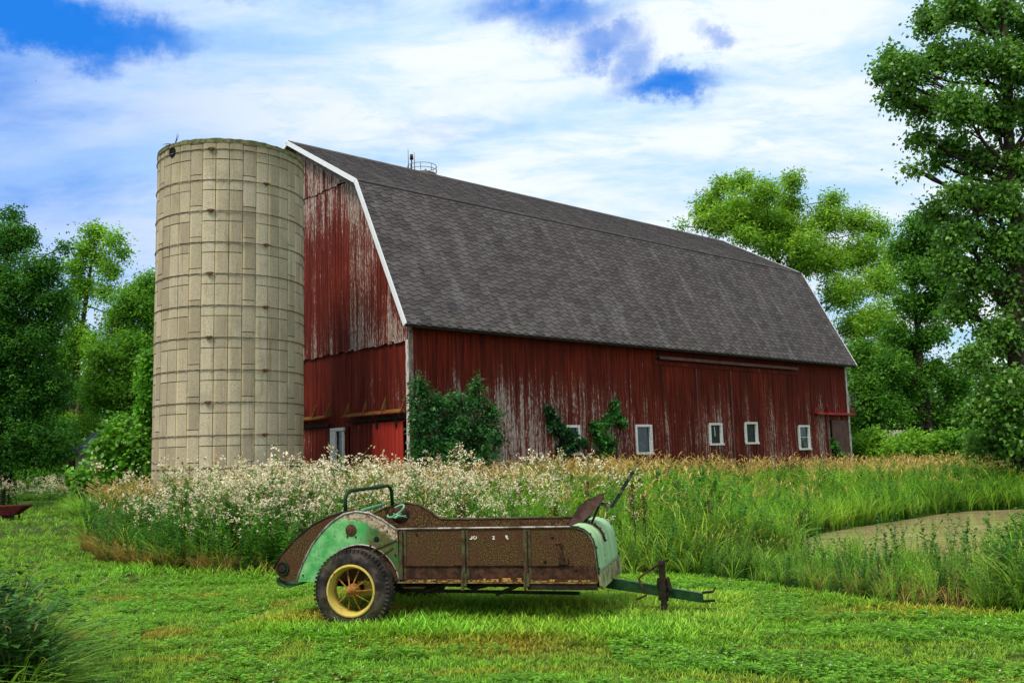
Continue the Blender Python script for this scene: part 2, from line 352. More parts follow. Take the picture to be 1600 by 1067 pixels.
class Bag:                                   # collects stamped templates
    def __init__(s): s.V = []; s.Q = []; s.C = []; s.n = 0
    def stamp(s, T, pos, sc, rot, tint, lean=None, hs=None):
        V, Q, C = T; N = len(pos); n = len(V)
        if N == 0: return
        x = V[None,:,0]*sc[:,None]; y = V[None,:,1]*sc[:,None]; z = V[None,:,2]*(sc if hs is None else hs)[:,None]
        c, q = np.cos(rot)[:,None], np.sin(rot)[:,None]; P = np.stack([x*c-y*q, x*q+y*c, z], -1)
        if lean is not None: P[:,:,:2] += lean[:,None,:]*(z**2)[:,:,None]
        P = P+pos[:,None,:]
        s.V.append(P.reshape(-1,3)); s.C.append((C[None]*tint[:,None,:]).reshape(-1,3))
        s.Q.append((Q[None]+(np.arange(N)*n)[:,None,None]).reshape(-1,4)+s.n); s.n += N*n
    def build(s, name, mat, parent=None): return bigmesh(name, np.concatenate(s.V), np.concatenate(s.Q), np.concatenate(s.C), mat, parent)
def tcat(parts):
    V, Q, C, n = [], [], [], 0
    for v, q, c in parts: V.append(v); Q.append(q+n); C.append(c); n += len(v)
    return np.concatenate(V), np.concatenate(Q), np.concatenate(C)
def strip(pts, w, side, c0, c1):             # ribbon blade through pts
    pts = np.array(pts, float); m = len(pts); side = np.array(side, float)
    t = np.linspace(0, 1, m); ww = w*np.clip(1.15-t, .08, 1)*np.clip(t*5+.5, 0, 1)
    V = np.concatenate([pts-side*ww[:,None]/2, pts+side*ww[:,None]/2]); Q = np.array([(i, i+1, m+i+1, m+i) for i in range(m-1)])
    c = np.array(c0)[None]*(1-t[:,None])+np.array(c1)[None]*t[:,None]
    return V, Q, np.concatenate([c, c])
def blade_clump(n, h, spread, w, droop, seg, c0, c1, rs, hv=.35):
    out = []
    for _ in range(n):
        a = rs.uniform(0, 2*pi); L = h*rs.uniform(1-hv, 1); r0 = spread*rs.uniform(0, .4); out_ = rs.uniform(.15, 1)*droop
        t = np.linspace(0, 1, seg+1); rr = r0+spread*.6*t+L*out_*t**2.2; z = L*(t-out_*.5*t**2.6)
        pts = np.stack([np.cos(a)*rr, np.sin(a)*rr, z], 1)
        b = a+pi/2+rs.uniform(-.7, .7); k = rs.uniform(.5, 1.4)
        out.append(strip(pts, w*rs.uniform(.7, 1.2), (cos(b), sin(b), 0), np.array(c0)*k, np.array(c1)*k))
    return tcat(out)
def leafq(p, d, n, L, w, c):                 # one leaf as a folded pair of quads
    d = d/np.linalg.norm(d); s = np.cross(d, n); s /= np.linalg.norm(s)+1e-9; n = np.cross(s, d)
    V = np.array([p, p+d*L*.45+s*w/2+n*w*.12, p+d*L, p+d*L*.45-s*w/2+n*w*.12])
    return V, np.array([(0,1,2,3)]), np.tile(c, (4,1))
def rotv(rs): a = rs.normal(size=3); return a/np.linalg.norm(a)

# ------------------------------------------------------------------ ground
def ground():
    g = np.concatenate([[-600,-250,-120,-60], np.arange(-36, 37, 1.5), [60,120,250,600]])
    gy = np.concatenate([[-60,-20], np.arange(0, 60, 1.5), [75,110,200,400,900]])
    X, Y = np.meshgrid(g, gy, indexing='ij'); Z = np.zeros_like(X)
    n, m = X.shape; Q = [(i*m+j, (i+1)*m+j, (i+1)*m+j+1, i*m+j+1) for i in range(n-1) for j in range(m-1)]
    me = bpy.data.meshes.new('ground'); me.from_pydata(np.stack([X,Y,Z],-1).reshape(-1,3).tolist(), [], Q)
    mt, t, p = material('earth and short turf'); o = t.n('ShaderNodeTexCoord').outputs['Object']
    a = t.noise(o, 1.2, 6, .6); b = t.noise(o, 18, 5, .7); e = t.noise(t.mapv(o, (.35, 1.6, 1)), 1, 4, .6)
    c = t.mix(t.rng(b, .35, .65), srgb(34, 48, 14), srgb(60, 86, 26)); c = t.mix(t.rng(a, .45, .7, 0, .6), c, srgb(96, 88, 40)); c = t.mix(t.rng(e, .5, .7, 0, .5), c, srgb(66, 84, 28))
    setc(t, p, c, .95); bump(t, p, b, .8, .03); me.materials.append(mt)
    o = bpy.data.objects.new('ground', me); COL.objects.link(o); tag(o, kind='structure')
ground()
POND = np.array([(4.55,13.9),(6.3,13.0),(9,13.4),(12.6,16),(15.5,21.5),(13.6,23.9),(11.4,23.6),(10.3,22.9),(8.2,20.8),(7.0,19.6),(5.9,18.4),(5.0,17.0),(4.4,15.3)])
def inpoly(P, x, y):
    r = np.zeros(np.shape(x), bool); j = len(P)-1
    for i in range(len(P)):
        c = ((P[i,1] > y) != (P[j,1] > y)) & (x < (P[j,0]-P[i,0])*(y-P[i,1])/(P[j,1]-P[i,1]+1e-12)+P[i,0]); r ^= c; j = i
    return r
def pond():
    me = bpy.data.meshes.new('water'); me.from_pydata([(x,y,.02) for x,y in POND], [], [tuple(range(len(POND)))])
    m, t, p = material('muddy water'); o = t.n('ShaderNodeTexCoord').outputs['Object']
    a = t.noise(t.mapv(o, (.8, 3.0, 1)), 1, 5, .6); b = t.noise(t.mapv(o, (.25, 5.5, 1), (0,2.2,0)), 1, 3, .5)
    c = t.mix(t.rng(a, .35, .65), srgb(158, 142, 92), srgb(200, 176, 132)); c = t.mix(t.rng(b, .66, .70, 0, .8), c, srgb(214, 200, 176))  # thin pale streaks paint the bright ripple lines into the water colour
    setc(t, p, c, .08); p.inputs['Specular IOR Level'].default_value = .45; bump(t, p, a, .12, .02); me.materials.append(m)
    o = bpy.data.objects.new('water', me); COL.objects.link(o); tag(o, kind='structure')
pond()

# ------------------------------------------------------------------ barn
BX, BY, YAW = -2.6793, 23.5370, .8344
LEN, HW, HE, WB, HB, HR = 23.246, 6.2387, 5.150, 2.284, 9.516, 11.735
barn = thing('barn', 'large weathered red gambrel barn with brown shingled roof and white rakes', 'barn', (BX,BY,0), pi/2-YAW)
def roofz(b):
    b = b if b <= HW else 2*HW-b
    return HE+(HB-HE)*b/WB if b < WB else HB+(HR-HB)*(b-WB)/(HW-WB)
def boards(mb, s0, s1, wid, z0, top, place, holes=(), jit=.006, gap=.007, rough=.02):
    s = s0
    while s < s1-.02:
        w = min(wid*random.uniform(.8, 1.25), s1-s); a, b = s+gap/2, s+w-gap/2; r = random.random()
        za = z0+(random.uniform(-rough, rough) if rough else 0)
        segs = [(za, None)]
        for (h0, h1, g0, g1) in holes:
            if b > h0 and a < h1:
                new = []
                for (p, q) in segs:
                    qq = 99 if q is None else q
                    if g1 <= p or g0 >= qq: new.append((p, q)); continue
                    if g0 > p: new.append((p, g0))
                    if g1 < qq: new.append((g1, q))
                segs = new
        j = random.uniform(0, jit)
        for (p, q) in segs:
            ta, tb = (top(a), top(b)) if q is None else (q, q)
            if min(ta, tb) < p+.02: continue
            V = [place(a, j, p), place(b, j, p), place(b, .03+jit, p), place(a, .03+jit, p), place(a, j, ta), place(b, j, tb), place(b, .03+jit, tb), place(a, .03+jit, ta)]
            mb.add(V, [(0,3,2,1),(4,5,6,7),(0,1,5,4),(1,2,6,5),(2,3,7,6),(3,0,4,7)], r)
        s += w
LW, BH = .35, .30      # long wall plane offset from eave; gable wall plane offset from rake
WIN = [(5.86,6.60,1.73,2.60),(9.17,9.99,1.70,2.63),(13.12,13.88,1.95,2.70),(15.30,16.09,1.97,2.75),(18.93,19.73,1.71,2.65)]
def hole(w): return (w[0]+.05, w[1]-.05, w[2]+.04, w[3]-.04)
mb = MB(); boards(mb, .32, LEN-.27, .17, 0, lambda s: 5.55, lambda s, j, z: (s, LW+j, z), [hole(w) for w in WIN]+[(21.5,22.9,0,2.88)])
mb.build('long_wall', M['side_long'], barn)
mb = MB(); boards(mb, LW+.04, 2*HW-LW, .16, 0, lambda s: 4.84, lambda s, j, z: (BH+.06+j, s, z), [(3.62,3.95,0,2.55),(.6,3.25,0,2.68),(4.32,5.8,0,2.70)])
mb.build('gable_wall_lower', M['side_low'], barn)
mb = MB(); boards(mb, LW+.0, 2*HW-LW, .16, 4.80, lambda s: min(roofz(s)-.10, 9.80+.03*(s-5)), lambda s, j, z: (BH+j, s, z), rough=.035)
boards(mb, 3.0, 2*HW-3.0, .16, 9.79, lambda s: roofz(s)-.10, lambda s, j, z: (BH-.03+j, s, z), rough=.03)
mb.build('gable_wall_upper', M['side_up'], barn)
mb = MB(); mb.box((BH+.12, 2*HW-LW-.05, 0), (LEN-BH, 2*HW-LW, 5.3)); boards(mb, LW, 2*HW-LW, .18, 0, lambda s: roofz(s)-.1, lambda s, j, z: (LEN-BH-.04+j, s, z))
mb.build('back_walls', M['side_low'], barn)
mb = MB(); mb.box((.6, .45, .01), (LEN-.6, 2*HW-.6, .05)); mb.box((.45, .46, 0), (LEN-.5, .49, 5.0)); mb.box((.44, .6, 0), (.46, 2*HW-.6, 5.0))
mb.build('interior_dark_sheets', M['dark'], barn)  # near-black floor and sheets added to paint the dark of the interior
# windows
for (a0, a1, z0, z1) in WIN:
    f = MB(); t_ = .075; y0, y1 = LW-.035, LW+.055
    f.box((a0,y0,z0),(a0+t_,y1,z1)); f.box((a1-t_-.03,y0,z0),(a1,y1,z1)); f.box((a0+t_,y0,z1-t_),(a1-t_-.03,y1,z1)); f.box((a0-.02,y0-.03,z0-.03),(a1+.02,y1,z0+.04))
    fo = f.build('window', M['window_white'], barn, .006)
    g = MB(); g.box((a0+t_+.002, LW+.04, z0+.042),(a1-t_-.032, LW+.048, z1-t_-.002)); g.build('pane', M['glass_dark' if 13 < a0 < 18 else 'glass'], fo)
    if 13 < a0 < 14: q = MB(); q.bar((a0+.36,LW+.036,z1-.12),(a0+.38,LW+.036,z1-.46),.035,.006,up=(0,1,0)); q.build('rag', M['window_white'], fo)
    if a0 > 18:
        q = MB(); q.bar(((a0+a1)/2-.01, LW+.033, z0+.045), ((a0+a1)/2-.01, LW+.033, z1-t_-.003), .02, .012); q.bar((a0+t_+.003, LW+.031, (z0+z1)/2), (a1-t_-.035, LW+.031, (z0+z1)/2), .012, .02); q.build_each('muntin', M['window_white'], fo)
# gable openings
mb = MB(); mb.box((BH+.07, .62, .06), (BH+.10, 2.03, 2.69)); door = MB()
def door_boards(name, b0, b1, x, z1, mat):
    d = MB(); boards(d, b0, b1, .17, .08, lambda s: z1, lambda s, j, z: (x+j, s, z), rough=0)
    return d.build(name, mat, barn)
d1 = door_boards('door', .63, 2.04, BH-.03, 2.70, M['door_red']); tag(d1, 'brighter red sliding barn door')
d2 = door_boards('door', 2.06, 3.25, BH+.02, 2.68, M['door_dark'])
h = MB(); 
for b in (.9, 1.8): h.box((BH-.07, b-.03, 2.55), (BH-.035, b+.03, 2.80))
h.build_each('hanger', M['bar'], d1)
d3 = door_boards('door', 4.36, 5.8, BH+.02, 2.70, M['door_dark'])
mb = MB(); mb.box((BH-.06,.50,2.76),(BH+.02,3.27,2.84)); mb.build('door_track', M['bar'], barn)
mb = MB(); mb.box((BH-.05,4.3,2.72),(BH+.02,7.4,2.80)); mb.build('door_track', M['bar'], barn)
def canopy(b0, b1, z, mat, onlong=False):
    c = MB(); w = .22
    def P(s, o, z_): return (s, LW-o, z_) if onlong else (BH-o, s, z_)
    V = [P(b0,.0,z+.06), P(b1,.0,z+.06), P(b1,w,z-.02), P(b0,w,z-.02)]; V += [(p[0],p[1],p[2]-.035) for p in V]
    c.add(V, [(0,1,2,3),(7,6,5,4),(0,4,5,1),(1,5,6,2),(2,6,7,3),(3,7,4,0)])
    n = 4 if b1-b0 > 2 else 3
    for k in range(n):
        s = b0+.03+(b1-b0-.1)*k/(n-1)
        c.add([P(s,0,z+.065), P(s,.17,z+.005), P(s,0,z+.40), P(s+.03,0,z+.065), P(s+.03,.17,z+.005), P(s+.03,0,z+.40)], [(0,1,2),(5,4,3),(0,3,4,1),(1,4,5,2),(2,5,3,0)])
    return c.build('door_canopy', mat, barn)
canopy(.48, 3.32, 2.97, M['moss_wood']); canopy(4.25, 6.6, 3.0, M['moss_wood']); canopy(20.2, 23.15, 3.12, M['red_metal'], True)
fr = MB(); fr.box((BH-.03, 3.95, .0), (BH+.03, 4.24, 2.60)); fr.box((BH-.02, 3.52, 0), (BH+.03, 3.61, 2.55)); fr.box((BH-.03, 3.5, 2.57), (BH+.03, 4.24, 2.66))
fo = fr.build('window', M['window_white'], barn, .005); tag(fo, 'tall narrow white frame round a dark opening')
g = MB(); g.box((BH+.04, 3.60, 0.0), (BH+.055, 3.96, 2.58)); g.build('pane', M['glass'], fo)
# long-wall door track, battens, grey door
mb = MB(); mb.box((10.4, LW-.16, 4.86), (18.95, LW-.003, 4.90)); mb.box((10.4, LW-.16, 4.80), (18.95, LW-.145, 4.86)); mb.build('track_hood', M['grey_door'], barn)
mb = MB(); mb.box((10.3, LW-.03, 4.62), (19.2, LW-.002, 4.76)); mb.build('header_board', M['side_low'], barn)
mb = MB(); mb.box((12.50, LW-.03, .2), (12.55, LW-.002, 4.60)); mb.box((14.54, LW-.03, .2), (14.585, LW-.002, 4.60)); mb.build_each('batten', M['grey_door'], barn)
mb = MB(); boards(mb, 21.5, 22.92, .2, .1, lambda s: 2.87, lambda s, j, z: (s, LW-.01+j, z), rough=0); dd = mb.build('door', M['grey_door'], barn); tag(dd, 'weathered grey door under the red canopy')
# corner boards
mb = MB(); mb.box((BH-.035, LW-.02, 0), (BH-.002, LW+.10, 4.80)); mb.build('corner_board', M['trim'], barn); mb = MB(); mb.box((BH-.035, LW-.05, 0), (BH+.10, LW-.022, 5.25)); mb.build('corner_board', M['grey_wood'], barn)
mb = MB(); mb.box((LEN-BH-.1, LW-.03, 0), (LEN-BH+.02, LW-.002, 5.3)); mb.build('corner_board', M['trim'], barn)
# roof
SL = [((0,HE),(WB,HB)), ((WB,HB),(HW,HR)), ((HW,HR),(2*HW-WB,HB)), ((2*HW-WB,HB),(2*HW,HE))]
mb = MB()
for (p, q) in SL:
    d = np.array(q)-np.array(p); d /= np.linalg.norm(d); n = np.array([-d[1], d[0]])
    poly = [p, q, tuple(np.array(q)-n*.07), tuple(np.array(p)-n*.07)]
    mb.prism(poly, 0, .0, LEN, .4)
roof = mb.build('roof', M['shingle'], barn)
sh = MB()
def lay(p, q, x0, x1, top_extra=0):
    p = np.array(p); q = np.array(q); L = np.linalg.norm(q-p); d = (q-p)/L; n = np.array([-d[1], d[0]]); e = .158; w = .345
    rows = int(L/e)+1
    for r in range(rows):
        x = x0-(w/2 if r % 2 else 0)-.2*(r % 3 == 0)
        while x < x1:
            j = random.uniform(-.012, .012); v = r*e+random.uniform(-.006, .006)
            out = [(0,0),(.16,0),(.19,.058),(.305,.058),(w-.004,0)]
            pts = [(x+a+j, v+b) for a, b in out]+[(x+w-.004+j, v+e+.05), (x+j, v+e+.05)]
            pts = [(min(max(a, x0), x1), min(b, L)) for a, b in pts]
            if pts[-1][0] < x1-.02 and pts[-2][0] > x0+.02 and pts[-1][1]-pts[0][1] > .02:
                lift = lambda b: .020-.015*min(1, max(0, (b-v)/(e+.05)))+random.uniform(0, .003)
                cl = [lift(b) for a, b in pts]
                T = [(a, *(p+d*b+n*c)) for (a, b), c in zip(pts, cl)]; Bt = [(a, *(p+d*b+n*.001)) for (a, b) in pts[:5]]
                rr = random.random()**.8
                sh.add(T, [tuple(range(7))], rr)
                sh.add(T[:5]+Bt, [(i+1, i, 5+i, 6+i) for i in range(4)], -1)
            x += w
for (p, q) in SL: lay(p, q, -.015, LEN+.015)
# break course and ridge caps
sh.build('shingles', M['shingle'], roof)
mb = MB(); mb.prism([(WB-.05,HB-.02),(WB-.02,HB+.035),(WB+.06,HB+.07),(WB+.09,HB+.03)], 0, .02, LEN-.02, .1); mb.prism([(HW-.13,HR-.05),(HW,HR+.05),(HW+.13,HR-.05),(HW,HR+.01)], 0, 0, LEN, .3); mb.build('ridge_cap', M['shingle'], roof)
def rake(x0, x1, name, mat, drop0, drop1, out=0):
    m_ = MB()
    for (p, q) in SL:
        p = np.array(p); q = np.array(q); d = q-p; d /= np.linalg.norm(d); n = np.array([-d[1], d[0]])
        m_.prism([tuple(p-n*drop0), tuple(q-n*drop0), tuple(q-n*drop1), tuple(p-n*drop1)], 0, x0, x1)
    return m_.build(name, mat, barn)
rake(-.055, -.018, 'rake_board', M['white'], -.028, .105); rake(LEN+.018, LEN+.05, 'rake_board', M['white'], -.03, .10)
rake(BH-.045, BH-.031, 'frieze_board', M['grey_wood'], .085, .30); rake(.0, BH+.2, 'soffit', M['grey_wood'], .072, .095)
mb = MB(); mb.box((.0, .02, HE-.07), (LEN, .06, HE-.02)); mb.box((.1, .06, 5.25), (LEN-.1, .34, 5.28)); mb.build('eave_edge', M['bar'], barn)
# small hole above shrub with pale arc stain
# ------------------------------------------------------------------ silo
SX, SY, SR = -7.1537, 23.3675, 1.817
silo = thing('silo', 'roofless tan concrete stave silo ringed by steel hoops', 'silo', (SX,SY,0))
vx = math.atan2(-SY, -SX)              # direction from silo to the viewer
def silo_ang(px):                      # angle on silo whose surface point is seen at pixel column px
    best = None
    for k in range(-80, 81):
        a = vx+rad(k); p = np.array([SX+SR*cos(a), SY+SR*sin(a)]); x = p[0]/p[1]*F+800
        if best is None or abs(x-px) < best[0]: best = (abs(x-px), a)
    return best[1]
TOPZ = 9.50; NC = 36; SP = .762; H0 = 9.2368
V, Fc, R, UV = [], [], [], []
a_ref = silo_ang(352)
LUGC = [int(((silo_ang(p_)-a_ref) % (2*pi))/(2*pi/NC)) for p_ in (322, 411)]
for c in range(NC):
    a0 = a_ref+2*pi*c/NC; a1 = a0+2*pi/NC
    offz = H0+(.13 if c % 2 else .13-SP/2) if c % 4 != 3 else H0-.25
    zs = [offz-SP*k for k in range(-1, 14)]; zs = [z for z in zs if 0 < z < TOPZ-.12]; zs = [TOPZ-.05]+zs+[0.]
    for k in range(len(zs)-1):
        z1, z0 = zs[k]-.009, zs[k+1]+.009; r = random.random()*.8 if c not in LUGC else random.uniform(1.1, 1.5); rr = SR+random.uniform(-.006, .006); b = len(V)
        n = 4; g = .0042
        for i in range(n+1):
            u = i/n; a = a0+g+(a1-a0-2*g)*u; edge = .008 if i in (0, n) else 0
            for z in (z0, z1): V.append(((rr-edge)*cos(a), (rr-edge)*sin(a), z)); 
        for i in range(n):
            Fc.append((b+2*i, b+2*i+2, b+2*i+3, b+2*i+1)); R.append(r); UV += [(i/n,0),((i+1)/n,0),((i+1)/n,1),(i/n,1)]
        b2 = len(V)      # thickness lips
        for i in (0, n):
            a = a0+g+(a1-a0-2*g)*(i/n)
            for z in (z0, z1): V.append(((SR-.05)*cos(a), (SR-.05)*sin(a), z))
        for f in ((b, b+1, b2+1, b2), (b+2*n, b2+2, b2+3, b+2*n+1), (b, b2, b2+2, b+2*n), (b+1, b+2*n+1, b2+3, b2+1)):
            Fc.append(f); R.append(r); UV += [(.5,0)]*4
me = bpy.data.meshes.new('staves'); me.from_pydata(V, [], Fc); me.materials.append(M['stave'])
a_ = me.attributes.new('rnd', 'FLOAT', 'FACE'); a_.data.foreach_set('value', R)
uvl = me.uv_layers.new(name='UVMap'); uvl.data.foreach_set('uv', [c for uv in UV for c in uv])
so = bpy.data.objects.new('staves', me); COL.objects.link(so); so.parent = silo
mb = MB(); mb.lathe([(SR-.022, 0), (SR-.022, TOPZ-.06), (SR-.10, TOPZ-.06), (SR-.10, 0)], (0,0,0), 72, 2); mb.build('inner_wall', M['mortar'], silo)
mb = MB(); rs_ = random.Random(3); prof = []
n = 96
for k in range(n):
    a = 2*pi*k/n; t = TOPZ+.0+rs_.uniform(-.012, .012); 
    for (r, z) in ((SR+.012, TOPZ-.10), (SR+.014, t), (SR-.11, t), (SR-.11, TOPZ-.12)): prof.append((r*cos(a), r*sin(a), z))
mb.add(prof, [(4*k+j, 4*((k+1)%n)+j, 4*((k+1)%n)+(j+1)%4, 4*k+(j+1)%4) for k in range(n) for j in range(4)]); mb.build('rim', M['rimmoss'], silo)
HZ = [H0-SP*i for i in range(12)]
lug = [silo_ang(322), silo_ang(411)]
for i, z in enumerate(HZ):
    h = MB(); pts = [((SR+.014)*cos(2*pi*k/96), (SR+.014)*sin(2*pi*k/96), z) for k in range(96)]; h.tube(pts, .0105, 6, True)
    ho = h.build('hoop', M['hoop'], silo)
    a = lug[i % 2]; d = np.array([cos(a), sin(a), 0]); s = np.array([-sin(a), cos(a), 0]); c = d*(SR+.04)+np.array([0,0,z]); l = MB()
    l.bar(c-s*.055, c+s*.055, .05, .05); l.bar(c-s*.09, c-s*.056, .032, .03); l.bar(c+s*.056, c+s*.09, .032, .03); l.bar(c-s*.025+[0,0,-.025], c+s*.025+[0,0,-.025], .045, .045)
    l.build('turnbuckle', M['lug'], ho, .004)
a = silo_ang(259); mb = MB(); d = np.array([cos(a), sin(a), 0]); s = np.array([-sin(a), cos(a), 0]); c = d*(SR+.01)+np.array([0,0,TOPZ-.22])
ringp = [c+s*.10*cos(k*2*pi/16)+np.array([0,0,.11*sin(k*2*pi/16)]) for k in range(16)]
mb.tube(ringp, .02, 6, True); mb.add([c+d*.006]+[p+d*.006 for p in ringp], [(0, 1+k, 1+(k+1)%16) for k in range(16)]); mb.build('drain_opening', M['dark'], silo)
tw = MB(); tb = d*SR*.97+np.array([SX,SY,TOPZ-.02])
for (e, f) in (((-.42,0,-.22),(-.2,0,.0)),((.06,0,.30),(.03,0,.12)),((-.30,0,.02),(-.16,0,.04)),((.1,0,.26),(.05,0,.13))): tw.tube([tb, tb+np.array(f), tb+np.array(e)], [.012,.009,.004], 5)
tag(tw.build('bare_twig', M['bark_dark'], None), 'thin bare twigs sticking out over the left rim of the silo', 'twig')
# ------------------------------------------------------------------ tower beyond the ridge
D = 62.; base = at(656, 262, D); 
tower = thing('antenna_tower', 'small railed platform with whip antennas showing above the barn ridge', 'tower', (base[0],base[1],0))
def loc(px, py, dd=0): return at(px, py, D+dd)-np.array([base[0],base[1],0])
zp = loc(656,270)[2]
mb = MB(); mb.lathe([(0.0,.06),(1.02,.06),(1.02,.2),(0,.2)], (.15,0,zp-.36), 16, 2, False); mb.build('platform', M['hoop'], tower)
mb = MB()
for k in range(4): a = k*pi/2+.4; mb.tube([(1.3*cos(a),1.3*sin(a),0),(.8*cos(a)+.15,.8*sin(a),zp)], .07, 6)
for zz in np.arange(2, zp, 2.4):
    q = 1.3-(.5)*zz/zp; P = [(q*cos(k*pi/2+.4),q*sin(k*pi/2+.4),zz) for k in range(4)]
    for k in range(4): mb.tube([P[k],P[(k+1)%4]], .03, 5)
mb.build('lattice_mast', M['hoop'], tower)
mb = MB(); 
for zz in (zp+.12, zp+.42): mb.tube([(.15+1.0*cos(a),1.0*sin(a),zz) for a in np.arange(0,2*pi,.4)], .022, 5, True)
for k in range(8): a = k*pi/4; mb.tube([(.15+1.0*cos(a),1.0*sin(a),zp-.1),(.15+1.0*cos(a),1.0*sin(a),zp+.42)], .022, 5)
mb.build('railing', M['hoop'], tower)
p = loc(643,262); q = loc(643,244); mb = MB(); mb.tube([(p[0],0,zp),(q[0],0,q[2])], .045, 6); mb.tube([(q[0],0,q[2]-.25),(q[0],0,q[2]+.1)], [.13,.1], 8); mb.build('beacon', M['dark_rust'], tower)
for (x, y) in ((637.5,233),(647,238)): p = loc(x+1,264); q = loc(x,y); mb = MB(); mb.tube([(p[0],0,zp),(q[0],0,q[2])], [.035,.018], 5); mb.build('whip_antenna', M['hoop'], tower)
exec_spreader = True
# ------------------------------------------------------------------ manure spreader
TO = (-1.59150615, 9.57767878); PSI = rad(13.5)
spr = thing('manure_spreader', 'old rusty green manure spreader parked on the lawn before the weeds', 'farm implement', (TO[0],TO[1],0), -PSI)
BW = 1.5
TOPP = [(-.965,.56),(-.88,.698),(-.729,.85),(-.541,.993),(-.353,1.078),(-.168,1.128),(-.04,1.142),(.1,1.117),(.22,1.058),(.31,.985),(.37,.952),(.45,.946),(2.15,.949)]
FRONT = [(2.15,.949),(2.22,.942),(2.28,.920),(2.335,.875),(2.37,.82),(2.388,.75),(2.398,.65),(2.407,.55),(2.412,.50)]
def side(y0, y1):
    m_ = MB(); poly = [(-.87,.44)]+TOPP+FRONT[1:]+[(2.414,.44)]; m_.prism(poly, 1, y0, y1, .5); return m_
s_near = side(0, .012).build('side_panel', M['rust'], spr); s_far = side(BW-.012, BW).build('side_panel', M['rust'], spr)
mb = MB(); mb.box((-.6,.014,.44), (2.38,BW-.014,.465)); mb.build('floor', M['rust'], spr)
# rails: rolled top edges
def edge(pts, y, r, mat, nm='top_rail'): m_ = MB(); m_.tube([(x,y,z) for x,z in pts], r, 8); return m_.build(nm, mat, spr)
edge([(.40,.948),(.6,.951),(2.15,.953)]+[(x+.004,z+.004) for x,z in FRONT[1:-1]], -.006, .010, M['rail'])
edge(TOPP[:], BW-.006, .015, M['rust_rail']); edge(TOPP[:7], .006, .012, M['bar'])
# stakes / ribs and ridge on near side
for x in (.44, 1.09, 1.715):
    m_ = MB(); m_.box((x-.018,-.03,.455),(x+.018,-.001,.93)); m_.box((x+.018,-.008,.455),(x+.05,-.0005,.93)); m_.build('stake', M['rust_rail'], spr, .003)
mb = MB(); mb.bar((.425,-.010,.592),(2.17,-.010,.592),.02,.008); mb.box((.425,-.0045,.47),(2.40,-.0008,.588)); mb.build('lower_strake', M['dark_rust'], spr)
mb = MB(); mb.box((.40,-.045,.425),(2.405,.0,.436)); sl_ = mb.build('sill', M['sill'], spr); mb = MB(); mb.box((1.73,-.035,.365),(2.40,.02,.4245)); mb.build('lower_beam', M['bar'], spr)
mb = MB(); rr = random.Random(4)
x = .48
while x < 2.35:
    if not (1.95 < x < 2.1):
        l = rr.uniform(.03,.10); h = rr.uniform(.008,.028)*(1.3 if 1.2 < x < 1.7 else .8); mb.lathe([(0,0),(l*.5,l*.1),(l*.6,l*.5),(0.01,l)], (0,0,0), 6, 2) if False else mb.box((x,-.040+rr.uniform(0,.01),.437),(x+l,-.002,.437+h))
    x += rr.uniform(.03,.08)
mb.build('leaf_litter', M['debris'], spr, .006)
# clamps at stakes
for x in (1.09, 1.715):
    m_ = MB(); m_.bar((x,-.055,.53),(x-.005,-.06,.36),.022,.02); m_.bar((x+.03,-.05,.52),(x+.02,-.05,.40),.012,.03); m_.tube([(x+.0,-.065,.53),(x+.0,-.02,.535)],.008,6); m_.build('hook_bolt', M['rust_rail'], spr)
mb = MB(); mb.bar((2.03,-.03,.80),(2.09,-.035,.66),.03,.025); mb.tube([(2.02,-.05,.80),(2.07,-.02,.80)],.012,8); mb.box((2.04,-.03,.60),(2.13,-.003,.66))
mb.build('latch', M['dark_rust'], spr, .002); mb = MB()
for (x,z) in ((1.98,.86),(1.90,.63),(.6,.9),(2.2,.55)): mb.lathe([(0,-.012),(.014,-.010),(.016,0)],(x,0,z),10,1)
mb.build_each('rivet', M['dark_rust'], spr)
# worn stencil remains
def glyph(segs, name):
    m_ = MB()
    for (a, b, w) in segs: m_.bar((a[0],-.0035,a[1]),(b[0],-.0035,b[1]),.005,w, up=(0,1,0))
    return m_
g = MB()
LT = []
def seg(a, b, w=.011): g.bar((a[0],-.004,a[1]),(b[0],-.004,b[1]), w, .005, up=(0,1,0))
ox, oz = 1.155, .842
seg((ox+.022,oz+.03),(ox+.022,oz+.004)); seg((ox+.022,oz+.003),(ox-.002,oz+.006))                               # J
for k in range(8):
    if k in (1,): continue
    a = 2*pi*k/8; b = a+pi/4; seg((ox+.052+.016*cos(a),oz+.017+.015*sin(a)),(ox+.052+.016*cos(b),oz+.017+.015*sin(b)),.009)   # O
ox = 1.385; seg((ox,oz+.028),(ox+.022,oz+.026),.008); seg((ox+.022,oz+.026),(ox+.004,oz+.003),.009); seg((ox,oz+.001),(ox+.026,oz+.002),.010)
ox = 1.515; seg((ox,oz+.034),(ox+.024,oz+.026),.010); seg((ox+.002,oz+.020),(ox+.018,oz+.018),.008); seg((ox+.012,oz+.016),(ox+.028,oz-.002),.014)
g.build('stencil_lettering', M['cream'], s_near)
